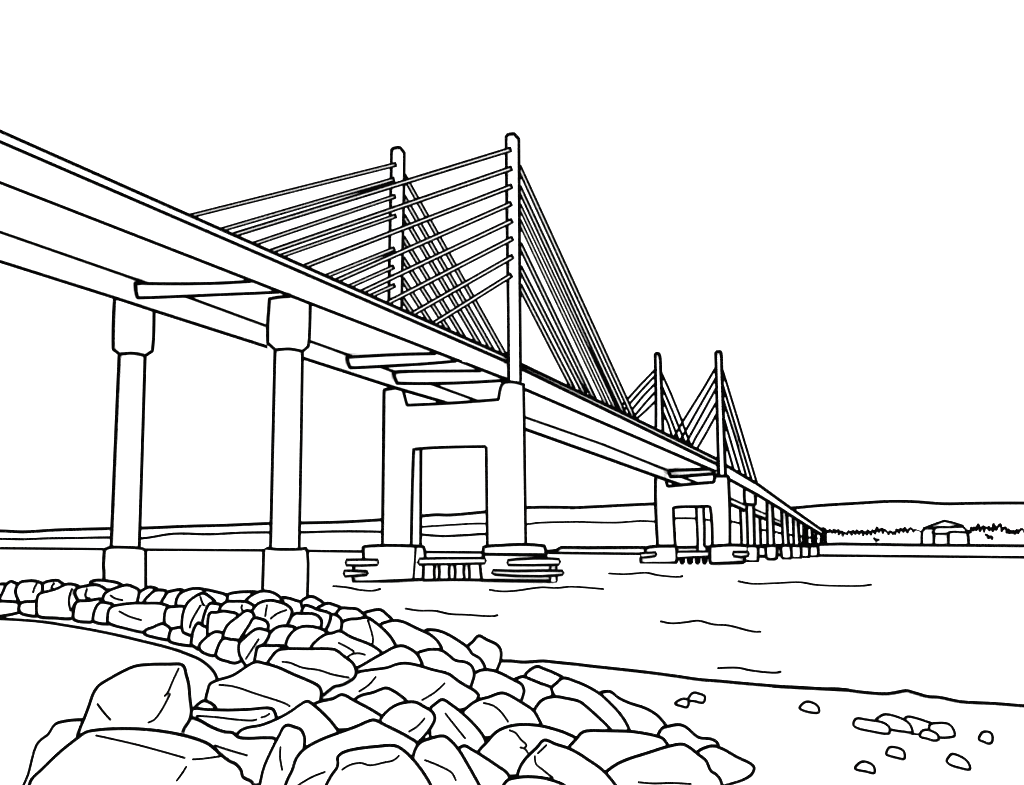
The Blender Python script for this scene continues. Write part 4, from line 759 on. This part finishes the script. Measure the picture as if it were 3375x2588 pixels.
def bush(tile, pts, d, label, group, lw=6.6, foot=None):
    P = smooth(pxs(tile, pts), 5); pl = facing(d); top = [pl.hit(p) for p in P]
    gz = facing(205.6).hit(px('F', (1100, 628))).z
    z0 = foot if foot is not None else gz-.3
    xa, xb = min(q.x for q in top), max(q.x for q in top); m = MB()
    n = len(top); mid = sum(top, Vector())/n
    rings = []
    rim = top+[Vector((top[-1].x, d, z0)), Vector((top[0].x, d, z0))]
    c = sum(rim, Vector())/len(rim); sz = max(xb-xa, .8)
    for s, k in ((.5, -.35), (.85, -.22), (1, 0), (.85, .35), (.5, .5)): rings.append([c+(q-c)*s+Vector((0, sz*k, 0)) for q in rim])
    m.loft(rings); m.ink(top, lw)
    return tag(m.build('bush', 'leaf'), label, 'bush', group)
VL = [(268, 362), (318, 398), (335, 355), (378, 408), (425, 347), (438, 408), (515, 357), (510, 438), (585, 382), (590, 462), (625, 408), (680, 435), (715, 377), (772, 443), (795, 368), (848, 430), (880, 362), (920, 430),
      (985, 366), (1000, 452), (1030, 390), (1080, 440), (1095, 362), (1160, 440), (1190, 362), (1243, 422), (1282, 310), (1315, 392), (1385, 332), (1395, 415), (1430, 350), (1510, 435), (1548, 380), (1600, 430), (1622, 398), (1645, 428),
      (1675, 346), (1725, 408), (1755, 332), (1810, 392), (1840, 318), (1888, 402), (1960, 325), (2005, 388), (2040, 358), (2165, 395)]
VR = [(1070, 370), (1118, 402), (1135, 310), (1172, 370), (1192, 310), (1230, 365), (1275, 255), (1305, 380), (1385, 290), (1385, 392), (1420, 310), (1490, 368), (1482, 298), (1565, 380), (1580, 247), (1632, 358), (1720, 255), (1735, 383),
      (1822, 310), (1835, 408), (1885, 345), (1890, 418), (1930, 372), (1950, 415), (1980, 372), (2005, 430), (2055, 350), (2070, 415), (2150, 335), (2190, 400)]
VL, VR = [[(x, 395+(y-395)*1.15-4) for x, y in V] for V in (VL, VR)]
for V, t, lab, g in ((VL, 'F', 'small scalloped bush in the row between the bridge end and the house', 'bushes left of the house'), (VR, 'G', 'small scalloped bush in the row right of the house', 'bushes right of the house')):
    i = 0
    while i+2 < len(V):
        a, p, b = V[i], V[i+1], V[i+2]
        if i == 0:
            seg = [V[0], V[1], ((V[1][0]*2+V[2][0])/3-3, (V[1][1]+V[2][1])/2), V[2], ((V[2][0]+V[3][0])/2+4, (V[2][1]+V[3][1])/2), V[3]]; i += 3
        else:
            seg = [a, ((a[0]*2+p[0])/3-2, (a[1]+p[1])/2), p, ((p[0]+b[0]*1)/2+4, (p[1]+b[1])/2-4), b]; i += 2
        bush(t, seg, 226.0, lab, g)
sh = [('F', [(1222, 517), (1245, 528), (1265, 558), (1285, 548), (1308, 545), (1310, 552)], 'small low shrub standing alone below the bush row left of the house', 8.5),
      ('G', [(1420, 453), (1440, 442), (1465, 462), (1478, 515), (1500, 490), (1535, 476), (1556, 500), (1542, 538)], 'small two-humped shrub below the bush row right of the house', 7.5)]
for t, p, lab, lw in sh:
    d = 212.0; o = bush(t, p, d, lab, None, lw, foot=facing(d).hit(px(t, (1300, 626))).z); o.name = 'shrub'; o['category'] = 'shrub'
    if 'group' in o: del o['group']
for o in bpy.data.objects:
    if '_b' in o: del o['_b']
